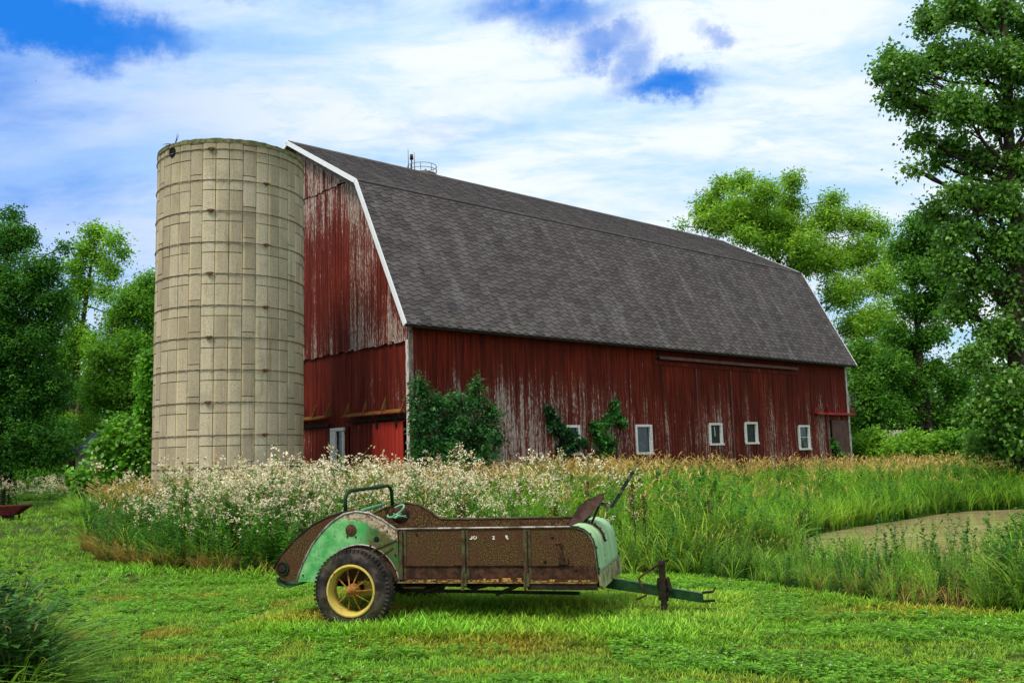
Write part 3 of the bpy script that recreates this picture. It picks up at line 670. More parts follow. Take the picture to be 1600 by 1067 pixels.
# curved pale front
fp = MB(); n = len(FRONT)
P0 = [(x,-.006,z) for x,z in FRONT]; 
cv = FRONT; inner = [(x-.012,z-.012) for x,z in FRONT]
V = []
ys = [-.004,.10,.45,.9,1.3,BW+.01]
for (x,z) in cv:
    for y in ys: V.append((x+.006+.003*sin(y*2.1),y,z+.006))
m_ = len(ys); fp.add(V, [(i*m_+j, (i+1)*m_+j, (i+1)*m_+j+1, i*m_+j+1) for i in range(n-1) for j in range(m_-1)], .5, True)
fo = fp.build('front_panel', M['pale_green'], spr); sm = fo.modifiers.new('solid','SOLIDIFY'); sm.thickness = .008; sm.offset = -1
lip = MB(); lip.tube([(x+.010,-.012,z+.010) for x,z in FRONT], .009, 6); lip.build('edge_bead', M['dark_green'], fo)
for k in (2,4,6,8): 
    pass
rv = MB()
for (x,z) in FRONT[1::2]: rv.lathe([(0,.014),(.012,.01),(.014,0)],(x+.012,.02,z+.004),8,0); rv.lathe([(0,.014),(.012,.01),(.014,0)],(x+.012,BW-.04,z+.004),8,0)
rv.build_each('rivet', M['dark_green'], fo)
le = MB(); rr = random.Random(9)                         # ghosted, unreadable lettering on the front
def onf(t):                                               # point on front curve by parameter
    i = min(int(t), n-2); f = t-i; return (FRONT[i][0]*(1-f)+FRONT[i+1][0]*f+.016, FRONT[i][1]*(1-f)+FRONT[i+1][1]*f+.004)
for (y, z) in ((.50,.76),(.50,.70),(.50,.64),(.50,.575)):
    for dy, dz, w in ((0,0,.03),(.02,-.015,.012),(-.02,.014,.012)):
        x = np.interp(-z, [-p[1] for p in FRONT], [p[0] for p in FRONT])+.0165
        le.box((x,y+dy,z+dz-.012),(x+.0015,y+dy+w,z+dz+.012))
le.build('faded_lettering', M['faded_blue'], fo)
mb = MB(); mb.add([(2.414,-.004,.512),(2.414,BW+.01,.512),(2.430,BW+.01,.36),(2.430,.03,.365),(2.422,-.004,.40)],[(0,4,3,2,1)],.5); lb = mb.build('lower_front_board', M['pale_board'], spr); sm = lb.modifiers.new('solid','SOLIDIFY'); sm.thickness = .022; sm.offset = 1
mb = MB(); mb.bar((2.424,-.004,.512),(2.424,BW+.01,.512),.016,.012); mb.build('seam_strip', M['rail'], spr)
# toothed quadrants on the front
for y in (.52, .60):
    q = MB(); pts = [(FRONT[i][0]+.018,y+.006*i,FRONT[i][1]+.014) for i in range(1,6)]; q.tube(pts,.008,6)
    for i in range(5): q.tube([(pts[i][0]-.008,y+.006*(i+1),pts[i][2]),(pts[i][0]+.014,y+.006*(i+1)+.01,pts[i][2]+.006)],.006,5)
    q.build('quadrant', M['dark_rust'], spr)
# flip-up cover and lever on top of the front
A, B_, C_ = np.array([2.06,.45,.935]), np.array([2.20,.45,1.13]), np.array([2.41,.45,1.25])
cv = MB(); yy0, yy1 = .50, 1.0
def shp(y): return [(2.05,y,.935),(2.17,y,1.125),(2.385,y,1.238),(2.435,y,1.195),(2.36,y,1.115),(2.265,y,1.02),(2.175,y,.945),(2.09,y,.93)]
S0 = shp(yy0); S1 = shp(yy0+.008); k = len(S0); cv.add(S0+S1, [tuple(range(k))[::-1], tuple(range(k,2*k))]+[(i,(i+1)%k,k+(i+1)%k,k+i) for i in range(k)])
T0 = [(2.05,yy0,.94),(2.17,yy0,1.13),(2.385,yy0,1.24)]; T1 = [(x,yy1,z) for x,_,z in T0]
cv.add(T0+T1+[(x+.008,y,z-.012) for x,y,z in T0+T1], [(0,3,4,1),(1,4,5,2),(6,7,10,9),(7,8,11,10),(2,5,11,8),(0,6,9,3),(3,9,10,4),(4,10,11,5)])
cv.build('tilted_cover', M['cover'], spr)
for (x0,z0,x1,z1,y,w,mt_) in ((2.21,.96,2.33,1.14,.58,.03,'dark_green'),(2.26,.93,2.36,1.14,.66,.022,'dark_rust')):
    q = MB(); q.bar((x0,y,z0),(x1,y,z1),w,.03,up=(0,1,0)); q.build('support_strut', M[mt_], spr, .003)
lv = MB()
for y in (.60, .70): lv.bar((2.30,y,1.145),(2.49,y+.0,1.108),.012,.030,up=(0,0,1))
for y in (.60, .70): lv.bar((2.485,y,1.105),(2.72,.65+(y-.65)*.3,1.462),.016,.030,up=(0,0,1))
lv.bar((2.60,.65,1.29),(2.725,.65,1.47),.05,.022,up=(0,0,1)); lv.tube([(2.485,.59,1.105),(2.485,.71,1.105)],.012,8)
lv.build('lever', M['lever'], spr, .003)
# arched hoop across the rear
hp = MB(); hp.tube([(-.17,.02,1.11),(-.172,.02,1.27),(-.160,.05,1.318),(-.15,.12,1.338),(-.18,.8,1.343),(-.235,1.36,1.348),(-.24,1.44,1.33),(-.232,1.48,1.29),(-.225,1.49,1.12)],.021,8); hp.build('arched_hoop', M['dark_green'], spr)
# near fender shield (green) standing just outside the side panel
FEN = [(-.691,.436),(-.655,.54),(-.616,.63),(-.522,.798),(-.41,.932),(-.298,1.033),(-.168,1.107),(-.039,1.131),(.107,1.112),(.251,1.043),(.355,.972),(.403,.941),(.412,.792),(.423,.463)]
CX, CZ, RA = .0, .375, .425
arc = [(CX+RA*cos(a), CZ+RA*sin(a)) for a in np.linspace(rad(8), rad(172), 20)]
fm = MB(); poly = FEN+[(.418,.42)]+arc+[(-.46,.43)]
fm.prism(poly, 1, -.030, -.020, .5); fd = fm.build('fender', M['fender'], spr)
bd = MB(); bd.tube([(x,-.028,z) for x,z in FEN[:12]],.012,8); bd.tube([(x,-.026,z) for x,z in arc],.009,6); bd.build_each('rolled_edge', M['rail'], fd)
ds = MB(); ds.lathe([(0,-.0395),(.055,-.0395),(.06,-.036),(.06,-.030)],(-.09,0,.945),24,1); ds.build('round_cover_plate', M['rust'], fd)
hl = MB(); hl.lathe([(0,-.0335),(.026,-.0335),(.03,-.0300)],(.185,0,.852),18,1); hl.build('bolt_hole', M['dark'], fd)
cr = MB(); cr.bar((.08,-.034,.72),(.40,-.034,.845),.012,.012); cr.bar((.2,-.034,.66),(.36,-.034,.77),.008,.01); cr.build_each('brace_seam', M['rust_rail'], fd)
bl = MB(); [bl.lathe([(0,-.042),(.009,-.040),(.010,-.030)],(x,0,z),8,1) for x,z in ((-.13,.885),(-.04,.88),(.12,.79),(.30,.93),(-.62,.50),(.385,.55),(.385,.70))]; bl.build_each('rivet', M['dark_rust'], fd)
# far fender: same profile
fm = MB(); fm.prism(poly, 1, BW+.020, BW+.030, .5); fm.build('fender', M['fender'], spr)
# rear: bearing housing, lower lip, cross board, beater
rb = MB(); rb.lathe([(0,-.02),(.040,-.02),(.042,-.006),(.052,-.006),(.054,-.016),(.068,-.016),(.07,0)],(-.86,0,.565),28,1,False); rb.build('bearing_housing', M['bar'], spr); rb = MB(); rb.lathe([(.055,-.019),(.068,-.019),(.070,-.010)],(-.86,0,.565),28,1,False,-1.9,1.7); rb.build('bearing_ring', M['dark_green'], spr)
lp = MB(); pts = [(-.93,.47),(-.93,.43),(-.90,.395),(-.84,.375),(-.76,.375),(-.68,.40),(-.60,.43)]
V = [(x,y,z) for (x,z) in pts for y in (-.01, BW+.01)]; lp.add(V, [(2*i,2*i+1,2*i+3,2*i+2) for i in range(len(pts)-1)], .5, True); lo = lp.build('rear_lip', M['dark_green'], spr); sm = lo.modifiers.new('solid','SOLIDIFY'); sm.thickness = .012
be = MB(); be.tube([(-.30,.02,.80),(-.30,BW-.02,.80)],.04,10)
for k in range(14):
    y = .1+k*.1
    for j in range(4): a = j*pi/2+k*.5; be.tube([(-.30+.04*cos(a),y,.80+.04*sin(a)),(-.30+.20*cos(a),y,.80+.20*sin(a))],.011,5)
be.build('beater', M['dark_rust'], spr)
be = MB(); be.tube([(-.62,.02,.62),(-.62,BW-.02,.62)],.035,10)
for k in range(14):
    y = .1+k*.1
    for j in range(4): a = j*pi/2+k*.6; be.tube([(-.62,y,.62),(-.62+.17*cos(a),y,.62+.17*sin(a))],.011,5)
be.build('beater', M['dark_rust'], spr)
rd = MB(); rd.tube([(.0,.05,1.137),(-.15,.8,1.142),(-.32,BW-.03,1.13)],.017,8); rd.tube([(.28,.25,1.045),(.10,.9,1.05)],.012,6); rd.tube([(.12,.5,1.03),(.30,.52,1.05)],.008,6); rd.tube([(.16,.5,1.075),(.31,.52,1.03)],.007,6); rd.tube([(.1+.06*cos(a),.75+.2*sin(a),1.09+.055*sin(a)) for a in np.linspace(-2.4,2.6,16)],.010,6); rd.build_each('rod', M['lightgreen_rod'], spr)
pu = MB(); pu.lathe([(0,-.03),(.10,-.03),(.10,.03),(0,.03)],(.02,1.1,1.03),24,1); pu.build('pulley', M['dark_rust'], spr)
# running gear below
ug = MB()
ug.bar((-.55,.30,.39),(2.40,.30,.39),.06,.08); ug.bar((-.55,BW-.3,.39),(2.40,BW-.3,.39),.06,.08)
for x in (.45,1.09,1.72,2.3): ug.bar((x,0,.405),(x,BW,.405),.05,.05)
for y in (.10,BW-.1):
    ug.bar((.62,y,.32),(.98,y,.42),.022,.03); ug.bar((1.0,y,.415),(1.14,y,.36),.022,.03); ug.bar((1.14,y,.355),(1.47,y,.43),.022,.035); ug.bar((1.38,y,.30),(1.70,y,.425),.022,.035)
ug.bar((.4,.15,.33),(2.2,.15,.31),.03,.03)
ug.build('underframe', M['bar'], spr)
ax = MB(); ax.bar((0,-.12,.378),(0,BW+.12,.378),.06,.06); ax.build('axle', M['bar'], spr)
gr_ = MB(); gr_.lathe([(0,.02),(.11,.02),(.11,.05),(0,.05)],(.06,0,.40),24,1); gr_.lathe([(0,.0),(.055,.0),(.055,.02)],(.05,0,.44),20,1); gr_.build('sprocket', M['yellow'], spr)
# tongue, jack, clevis
tg = MB(); y = .75
tg.add([(2.38,y-.05,.285),(3.345,y-.05,.145),(3.345,y+.05,.145),(2.38,y+.05,.285),(2.38,y-.05,.385),(3.345,y-.05,.232),(3.345,y+.05,.232),(2.38,y+.05,.385)],[(0,3,2,1),(4,5,6,7),(0,1,5,4),(1,2,6,5),(2,3,7,6),(3,0,4,7)])
tgo = tg.build('tongue', M['dark_green'], spr, .004)
tt = MB(); tt.bar((2.44,y-.045,.383),(3.34,y-.045,.239),.018,.006); tt.build('worn_top_edge', M['beam_top'], tgo)
cl = MB(); cl.bar((3.335,y,.236),(3.45,y,.248),.06,.018); cl.bar((3.445,y,.246),(3.475,y,.292),.03,.012); cl.bar((3.335,y,.152),(3.46,y,.162),.06,.018); cl.build('clevis', M['bar'], tgo)
jk = MB(); jk.bar((2.965,y-.085,.0),(2.955,y-.085,.52),.062,.062,up=(1,0,0)); jk.lathe([(0,.045),(.03,.04),(.04,0)],(2.955,y-.085,.52),14,2); jk.bar((2.90,y-.085,.352),(3.02,y-.085,.335),.085,.018,up=(0,1,0)); jk.bar((2.91,y-.085,.215),(3.01,y-.085,.205),.085,.014,up=(0,1,0)); jk.bar((3.01,y-.1,.40),(3.04,y-.1,.27),.03,.03,up=(0,1,0)); jk.build('jack_stand', M['bar'], spr, .003)
ck = MB(); ck.tube([(3.03,y-.10,.572),(2.95,y-.10,.54),(2.74,y-.12,.405),(2.725,y-.12,.385),(2.74,y-.13,.34),(2.80,y-.13,.245),(2.79,y-.13,.225),(2.69,y-.13,.185)],.011,8); ck.build('crank_handle', M['dark_rust'], spr)
# wheels
def wheel(yo, sgn):
    R = .395; cz = .375; o = (0, yo, cz)      # yo = outer face plane; sgn +1 near
    ty = MB(); w = .19; S = sgn
    prof = [(.245,.012),(.27,.0),(.31,-.008),(.345,.002),(.365,.018),(.378,.03),(.392,.045),(.396,.095),(.392,.145),(.378,.16),(.345,.19),(.27,.19),(.245,.178)]
    ty.lathe([(r, S*t) for r, t in prof], o, 72, 1)
    tyo = ty.build('tyre', M['tyre'], None); 
    tr = MB()
    for k in range(58):
        a = 2*pi*k/58
        for (t0, t1, r0, r1, da) in ((.012,.055,.362,.400,0),(.135,.178,.362,.400,.05)):
            a0, a1 = a+da-.030, a+da+.022
            P = [(r*cos(q), yo+S*t, cz+r*sin(q)) for q in (a0,a1) for r in (r0,r1) for t in (t0,t1)]
            tr.add(P, [(0,1,3,2),(4,6,7,5),(0,4,5,1),(2,3,7,6),(0,2,6,4),(1,5,7,3)])
    for t in (.07,.095,.12): tr.lathe([(.394,S*(t-.008)),(.402,S*(t-.004)),(.402,S*(t+.004)),(.394,S*(t+.008))], o, 60, 1)
    tro = tr.build('tread', M['tyre'], tyo)
    rm = MB(); rm.lathe([(r, S*t) for r, t in ((.236,-.004),(.252,-.006),(.256,.006),(.248,.016),(.236,.022),(.222,.05),(.214,.095),(.222,.15),(.25,.178),(.256,.188),(.245,.19),(.216,.16),(.206,.095),(.214,.05),(.228,.012),(.236,-.004))], o, 64, 1)
    rmo = rm.build('rim', M['yellow'], None)
    hb = MB(); hb.lathe([(r, S*t) for r, t in ((0,-.05),(.026,-.048),(.03,-.02),(.045,-.015),(.05,.0),(.05,.05),(.065,.055),(.065,.11),(0,.11))], o, 24, 1)
    sp = MB()
    for k in range(10):
        a = 2*pi*k/10+.02; t0, t1 = (.0, .085) if k % 2 else (.0, .085)
        sp.bar((.04*cos(a), yo+S*.01, cz+.04*sin(a)), (.212*cos(a), yo+S*t1, cz+.212*sin(a)), .012, .009)
    return tyo, rmo, hb.build('hub', M['spoke'], None), sp.build('spokes', M['spoke'], None)
for (yo, s, nm) in ((-.26, 1, 'near'), (BW+.26, -1, 'far')):
    e = bpy.data.objects.new('wheel', None); COL.objects.link(e); e.parent = spr
    for o in wheel(yo, s): o.parent = e
for o in list(bpy.data.objects):                        # tread lies one level too deep: merge into the tyre's level
    if o.name.startswith('tread'): o.parent = o.parent.parent

# ------------------------------------------------------------------ vegetation helpers
def vn(x, y, s=1., o=0):                                # cheap smooth noise 0..1
    x = x*s+o*7.3; y = y*s+o*3.1
    return .5+.17*(np.sin(x*1.3+1.7*np.sin(y*.9+o))+np.sin(y*1.7+1.3*np.sin(x*1.1+2*o))+np.sin((x+y)*2.3+1.9*np.sin((x-y)*1.4)))
G = lambda *c: np.array(srgb(*c))
def field(n, x0, x1, y0, y1, rs): return rs.uniform(x0, x1, n), rs.uniform(y0, y1, n)
EDGE = np.array([(-9.3,24.0),(-8.9,20.5),(-8.5,18.8),(-7.5,17.0),(-6.4,15.7),(-5.0,14.7),(-3.6,13.9),(-2,13.4),(0,13.0),(1.5,12.7),(2.24,12.4),(2.96,11.4),(3.5,10.3),(3.9,9.6),(4.64,8.8),(6,8.0),(9,7.2)])
def edge_d(x, y):                                       # signed depth inside the weed bed
    return y-np.interp(x, EDGE[2:,0], EDGE[2:,1])
U = np.array([sin(YAW), cos(YAW)]); Vv = np.array([-cos(YAW), sin(YAW)])
def barnxy(x, y): return (x-BX)*U[0]+(y-BY)*U[1], (x-BX)*Vv[0]+(y-BY)*Vv[1]
def infield(x, y):
    a, b = barnxy(x, y); d = edge_d(x, y)
    ok = (d > 0) & ~inpoly(POND, x, y) & ~((a > .1) & (b > .1) & (a < LEN)) & (np.hypot(x-SX, y-SY) > SR+.1)
    ok &= ~((x < -8.6) & (y < 19.0)) & (x > -9.0-(y-19.5)*.40) & (y < 41)
    return ok & (np.abs(x/y) < .86)
def leaning(n, rs, k=.12): return rs.normal(0, k, (n, 2))

# lawn -----------------------------------------------------------
def lawn():
    rs = np.random.RandomState(2); B = Bag()
    tm = [blade_clump(9, 1., .6, .125, .7, 2, G(68,114,22), G(156,200,64), rs, .55) for _ in range(8)]
    def scatter(n, ya, yb, s0, s1):
        y = ya+(yb-ya)*rs.uniform(0,1,n)**.8; x = y*rs.uniform(-.80,.85,n)
        ok = (~infield(x, y)) & ((edge_d(x,y) < .25) | (x < -8.2)) ; a, b = barnxy(x, y); ok &= ~((a>0)&(b>0))
        ok &= ~(inpoly(POND, x, y)); x, y = x[ok], y[ok]; n = len(x)
        big = vn(x, y, .9, 1); dry = np.clip((vn(x*.6, y*2.6, 1.0, 3)-.52)*2.6, 0, 1)*(y < 12.2); bare = vn(x, y, 2.3, 5)
        s = rs.uniform(s0, s1, n)*(.75+.6*big)
        sh_ = np.exp(-((edge_d(x,y)+.1)/.5)**2); s *= 1+.9*sh_*(y < 16)
        # taller uncut grass round the implement
        lx = (x-TO[0])*cos(PSI)-(y-TO[1])*sin(PSI); ly = (x-TO[0])*sin(PSI)+(y-TO[1])*cos(PSI)
        near = np.exp(-(np.clip(np.maximum(-1.-lx, lx-3.6),0,9)**2+np.clip(np.maximum(-.55-ly, ly-1.8),0,9)**2)/.06)
        s *= 1+1.5*near
        tint = np.stack([.85+.35*vn(x,y,1.7,2)+.75*dry, .93+.25*vn(x,y,1.1,7)-.22*dry, .8+.3*bare+.1*dry], 1)*rs.uniform(.65,1.25,(n,1))
        k = rs.randint(0, 8, n)
        for i in range(8):
            m = k == i; B.stamp(tm[i], np.stack([x[m],y[m],np.full(m.sum(),-.004)],1), s[m]*1.0, rs.uniform(0,6.3,m.sum()), tint[m])
    scatter(80000, 6.2, 13.6, .034, .066); scatter(22000, 13, 24, .07, .12); scatter(20000, 23, 62, .12, .22)
    tag(B.build('lawn_grass', M['grass']), 'mown bright green grass of the lawn', 'grass', kind='stuff')
    # clover
    C = Bag(); tm = []
    for _ in range(5):
        P = []
        for k in range(9):
            p = np.append(rs.uniform(-.5,.5,2), rs.uniform(.25,.8)); col = G(116,168,48)*rs.uniform(.65,1.35)
            for j in range(3):
                a = j*2.094+rs.uniform(0,6.3) if j == 0 else a+2.094
                P.append(leafq(p, np.array([cos(a),sin(a),rs.uniform(-.1,.35)]), np.array([rs.uniform(-.3,.3),rs.uniform(-.3,.3),1]), .26, .24, col))
        tm.append(tcat(P))
    n = 22000; y = 6.2+10.5*rs.uniform(0,1,n)**.9; x = y*rs.uniform(-.6,.6,n)
    ok = (edge_d(x,y) < .1) & (vn(x,y,1.5,9) > .47); x, y = x[ok], y[ok]; n = len(x); k = rs.randint(0,5,n); s = rs.uniform(.05,.095,n)
    tint = rs.uniform(.7,1.3,(n,1))*np.array([[1,1,1]])
    for i in range(5): m = k == i; C.stamp(tm[i], np.stack([x[m],y[m],np.zeros(m.sum())],1), s[m], rs.uniform(0,6.3,m.sum()), tint[m])
    tag(C.build('clover', M['leaf']), 'low clover leaves mixed through the mown lawn', 'clover', kind='stuff')
    Fb = Bag(); P = []
    for j in range(10): P.append(leafq(np.array([0,0,.9]), rotv(rs), rotv(rs), .1, .09, G(225,220,205)))
    P.append(strip([(0,0,0),(0,0,.5),(0,0,.9)], .02, (1,0,0), G(70,120,40), G(90,130,60))); T = tcat(P)
    n = 520; y = 6.4+8*rs.uniform(0,1,n); x = y*rs.uniform(-.58,.58,n); ok = (edge_d(x,y) < .1) & (vn(x,y,1.5,9) > .4); x, y = x[ok], y[ok]; n = len(x)
    Fb.stamp(T, np.stack([x,y,np.zeros(n)],1), rs.uniform(.07,.11,n), rs.uniform(0,6.3,n), np.ones((n,3)), hs=rs.uniform(.06,.10,n))
    tag(Fb.build('clover_flowers', M['petal']), 'tiny white clover flower heads dotted over the lawn', 'clover flowers', kind='stuff')
lawn()

def stem_plant(h, nl, leafL, leafW, cst, clf, rs, low=.1, up=.35, spread=.03):
    P = []; bx, by = rs.normal(0, spread, 2)
    z = np.linspace(0, h, 5); pts = np.stack([bx*(z/h)**2*3, by*(z/h)**2*3, z], 1)
    a = rs.uniform(0, 6.3); P.append(strip(pts, .012, (cos(a),sin(a),0), cst, cst)); P.append(strip(pts, .012, (-sin(a),cos(a),0), cst, cst))
    for k in range(nl):
        t = low+(1-low)*(k+rs.uniform(0,1))/nl; p = np.array([bx*t*t*3, by*t*t*3, t*h]); a = rs.uniform(0, 6.3)
        d = np.array([cos(a), sin(a), rs.uniform(-.2, up+.3)]); L = leafL*rs.uniform(.6,1.2)*(1.15-.5*t)
        P.append(leafq(p, d, np.array([0,0,1.]), L, leafW*rs.uniform(.7,1.2), clf*rs.uniform(.7,1.3)))
    return P, np.array([bx*3, by*3, h])
def weeds():
    rs = np.random.RandomState(21)
    # templates, unit height ~ metres
    def flower(h):
        P, top = stem_plant(h, 54, .14, .034, G(92,104,48), G(84,138,48), rs)
        for b in range(9):
            a = rs.uniform(0, 6.3); L = rs.uniform(.05,.22); z = h*(1-.45*rs.rand()**1.8); p0 = np.array([top[0]*(z/h)**2, top[1]*(z/h)**2, z]); tip = p0+np.array([cos(a)*L*.8, sin(a)*L*.8, L*.75])
            P.append(strip([p0, (p0+tip)/2+[0,0,-.01], tip], .007, (-sin(a),cos(a),0), G(104,112,54), G(120,116,60)))
            for q in range(rs.randint(2, 7)):
                c = tip+rs.normal(0,.025,3); col = G(240,224,198)*rs.uniform(.75,1.08) if rs.rand() < .86 else G(150,112,70)
                for w in range(2): P.append(leafq(c-rotv(rs)*.009, rotv(rs), rotv(rs), rs.uniform(.022,.036), .026, col))
        return tcat(P)
    def grasshead(h, n=9, gold=True):
        P = [blade_clump(10, h*.72, .10, .020, .7, 5, G(66,104,28), G(126,158,58), rs)]
        for k in range(n):
            a = rs.uniform(0,6.3); r = rs.uniform(.02,.16); L = h*rs.uniform(.8,1.05); t = np.linspace(0,1,6); dr = rs.uniform(.05,.32)
            pts = np.stack([cos(a)*(r+dr*L*.5*t**3), sin(a)*(r+dr*L*.5*t**3), L*(t-.10*dr*t**4)],1); c = G(140,146,74) if gold else G(110,136,60)
            P.append(strip(pts, .007, (-sin(a),cos(a),0), G(90,118,44), c)); e = pts[-1]; d = pts[-1]-pts[-2]; d /= np.linalg.norm(d)
            q = np.array([e+d*.0, e+d*.05+[cos(a)*.012,sin(a)*.012,-.004], e+d*.095+[cos(a)*.035,sin(a)*.035,-.022], e+d*.12+[cos(a)*.06,sin(a)*.06,-.05]])
            cc = (G(208,176,112) if gold else G(170,168,100))*rs.uniform(.8,1.15)
            P.append(strip(q, .022, (-sin(a),cos(a),0), cc, cc)); P.append(strip(q, .020, (0,0,1), cc, cc))
        return tcat(P)
    def leafy(h, clf, n=60, L=.10, W_=.035): P, top = stem_plant(h, n, L, W_, G(84,100,44), clf, rs, .03, .5); P2, _ = stem_plant(h*.85, n//2, L, W_, G(84,100,44), clf, rs, .05, .5, .09); return tcat(P+P2)
    def fine(h, clf):                        # feathery bright green weed
        P = []
        for b in range(7):
            Q_, _ = stem_plant(h*rs.uniform(.7,1), 16, .07, .010, clf*.8, clf, rs, .25, .9, .07); P += Q_
        return tcat(P)
    TF = [flower(1.0) for _ in range(8)]; TG = [grasshead(1.0) for _ in range(5)]; TGG = [grasshead(1.0, 4, False) for _ in range(4)]
    TL = [leafy(1., G(76,130,44), 54, .12, .045) for _ in range(6)]; TN = [fine(1., G(146,196,62)) for _ in range(5)]; TB = [blade_clump(15, 1., .18, .030, .95, 5, G(72,116,26), G(150,196,66), rs) for _ in range(7)]
    TD = [blade_clump(12, 1., .2, .022, 1.1, 5, G(110,92,40), G(196,164,90), rs) for _ in range(5)]
    def put(B, T, x, y, h, tint, lean=.1, wide=1.0):
        n = len(x); k = rs.randint(0, len(T), n); ln = leaning(n, rs, lean); rot = rs.uniform(0,6.3,n)
        for i in range(len(T)):
            m = k == i; B.stamp(T[i], np.stack([x[m],y[m],np.zeros(m.sum())],1), (h*wide)[m]*np.clip(rs.normal(1,.1,m.sum()),.7,1.3), rot[m], tint[m], ln[m], h[m])
    def H(x, y):                             # canopy height of the bed
        q = x/y; d = edge_d(x, y)
        left = np.clip((-.06-q)/.10, 0, 1); right = np.clip((q-.19)/.08, 0, 1)
        h_l = .97+.36*np.clip(d/3., 0, 1); h_m = .58+.50*np.clip(d/2.6,0,1)+.28*np.clip((d-3)/6,0,1); 
        front = (y < 14.2)
        h_r = np.where(front, .33+.14*vn(x,y,2,4)+np.clip((q-.475)/.06,0,1)*.55, .8+.012*(y-15))
        h_r = np.where((~front) & (y > 26), 1.25, h_r)
        h = h_l*left+h_m*(1-left); h = h*(1-right)+h_r*right
        return h*(.72+.52*vn(x,y,1.9,6))
    def pts(n, y0, y1, q0=-.62, q1=.62, p=1.):
        if q1 > .6: n = int(n*1.2); q1 = .84
        y = y0+(y1-y0)*rs.uniform(0,1,n)**p; x = y*rs.uniform(q0, q1, n); ok = infield(x, y); return x[ok], y[ok]
    jt = lambda n, a=.75, b=1.2: rs.uniform(a,b,(n,1))*np.ones((1,3))
    # flowering stand on the left and thinning to the middle
    B = Bag(); x, y = pts(5200, 12.5, 24, -.50, .16, .9); q = x/y; d = edge_d(x,y)
    keep = rs.rand(len(x)) < np.clip(np.interp(q, [-.46,-.40,-.30,-.08,.02,.13], [.08,.30,.72,.56,.16,.02]), 0, 1)*np.clip(vn(x,y,2.6,4)*1.9-.25,.1,1)*np.clip((d+.1)/1.4, .05, 1)
    x, y = x[keep], y[keep]; put(B, TF, x, y, H(x,y)*rs.uniform(.72,1.16,len(x)), jt(len(x),.85,1.15))
    tag(B.build('white_wildflowers', M['petal']), 'tall stand of cream white wildflowers gone to seed beside the silo', 'wildflowers', kind='stuff')
    # leafy green weeds everywhere in the bed
    B = Bag(); x, y = pts(9500, 8.2, 30, p=.9); d = edge_d(x,y); q = x/y
    h = H(x,y)*rs.uniform(.55,.95,len(x)); keep = rs.rand(len(x)) < np.clip(np.interp(q,[-.5,-.05,.2,.6],[1,.6,.6,.9]),0,1); x,y,h = x[keep],y[keep],h[keep]
    t = jt(len(x),.6,1.35); put(B, TL, x, y, h, t, .08, 1.25)
    tag(B.build('leafy_weeds', M['leaf']), 'dense dark green leafy weeds filling the bed', 'weeds', kind='stuff')
    # bright feathery weeds middle and right
    B = Bag(); x, y = pts(7000, 9, 34, -.12, .62, .9); h = H(x,y)*rs.uniform(.65,1.0,len(x)); keep = rs.rand(len(x)) < np.where(y < 14.5, .2, .75); x,y,h = x[keep],y[keep],h[keep]
    put(B, TN, x, y, h, jt(len(x),.75,1.35)*np.stack([.85+.4*vn(x,y,.8,8), np.ones(len(x)), .9+0*x],1), .08, 1.1)
    tag(B.build('feathery_weeds', M['leaf']), 'bright yellow green feathery weeds in the middle of the bed', 'weeds', kind='stuff')
    # grasses
    B = Bag(); x, y = pts(9000, 8., 38, p=.85); h = H(x,y)*rs.uniform(.7,1.0,len(x)); keep = rs.rand(len(x)) < np.where(x/y < -.05, .35, .9); x,y,h = x[keep],y[keep],h[keep]
    put(B, TB, x, y, h, jt(len(x),.7,1.25)*np.stack([.9+.5*vn(x,y,.7,2), np.ones(len(x)), np.ones(len(x))],1), .14, 1.0)
    x, y = pts(420, 8., 16, .2, .62, 1.); h = np.minimum(H(x,y)*rs.uniform(.9,1.15,len(x)), .6); put(B, TGG, x, y, h, jt(len(x),.8,1.2), .25); x, y = pts(360, 8.6, 14.0, .28, .62, 1.); x2, y2 = pts(50, 9.5, 13.0, .3, .6, 1.); put(B, TL, x2, y2, rs.uniform(.5,.8,len(x2)), jt(len(x2),.6,1.1), .12, 1.1); put(B, TN, x, y, rs.uniform(.32,.62,len(x)), jt(len(x),.6,1.2), .1, 1.2)
    tag(B.build('tall_grass', M['grass']), 'rank green grass growing round the weeds and pond', 'tall grass', kind='stuff')
    # golden seed heads: towards the barn wall
    B = Bag(); x, y = pts(5200, 14, 39, -.16, .62, .8); a, b = barnxy(x, y); h = H(x,y)
    nearwall = np.clip(1-(-b)/4.5, 0, 1)*(a > -2); keep = rs.rand(len(x)) < (.24+.7*nearwall)*np.interp(x/y,[.15,.3],[.85,.35]); x,y,h,nearwall = x[keep],y[keep],h[keep],nearwall[keep]
    h = h*(1-nearwall)+np.interp(x/y,[-.1,.12,.35,.6],[1.46,1.64,1.36,1.12])*nearwall*rs.uniform(.82,1.06,len(x)); put(B, TG, x, y, h, jt(len(x),.85,1.2), .1)
    n = 14; x = rs.uniform(-9.2,-7.6,n*3); y = rs.uniform(19,22,n*3); ok = infield(x,y); x,y = x[ok],y[ok]; put(B, TG, x, y, rs.uniform(1.1,1.4,len(x)), jt(len(x)), .2)
    tag(B.build('golden_seed_grass', M['grass']), 'golden grass seed heads in front of the barn wall', 'seed grass', kind='stuff')
    # dry straw at the left edge and foot of the bed
    B = Bag(); n = 3000; x = rs.uniform(-9,-1.5,n); d0 = rs.exponential(.3,n); y = np.interp(x, EDGE[2:,0], EDGE[2:,1])+d0+.02; ok = infield(x,y) & (rs.rand(n) < np.interp(x,[-9,-6.5,-4,-1.5],[.16,.17,.09,.04])); x,y = x[ok],y[ok]
    put(B, TD, x, y, rs.uniform(.25,.85,len(x))*np.interp(x,[-9,-7,-4],[1.0,.8,.6]), jt(len(x),.6,1.15), .35, 1.)
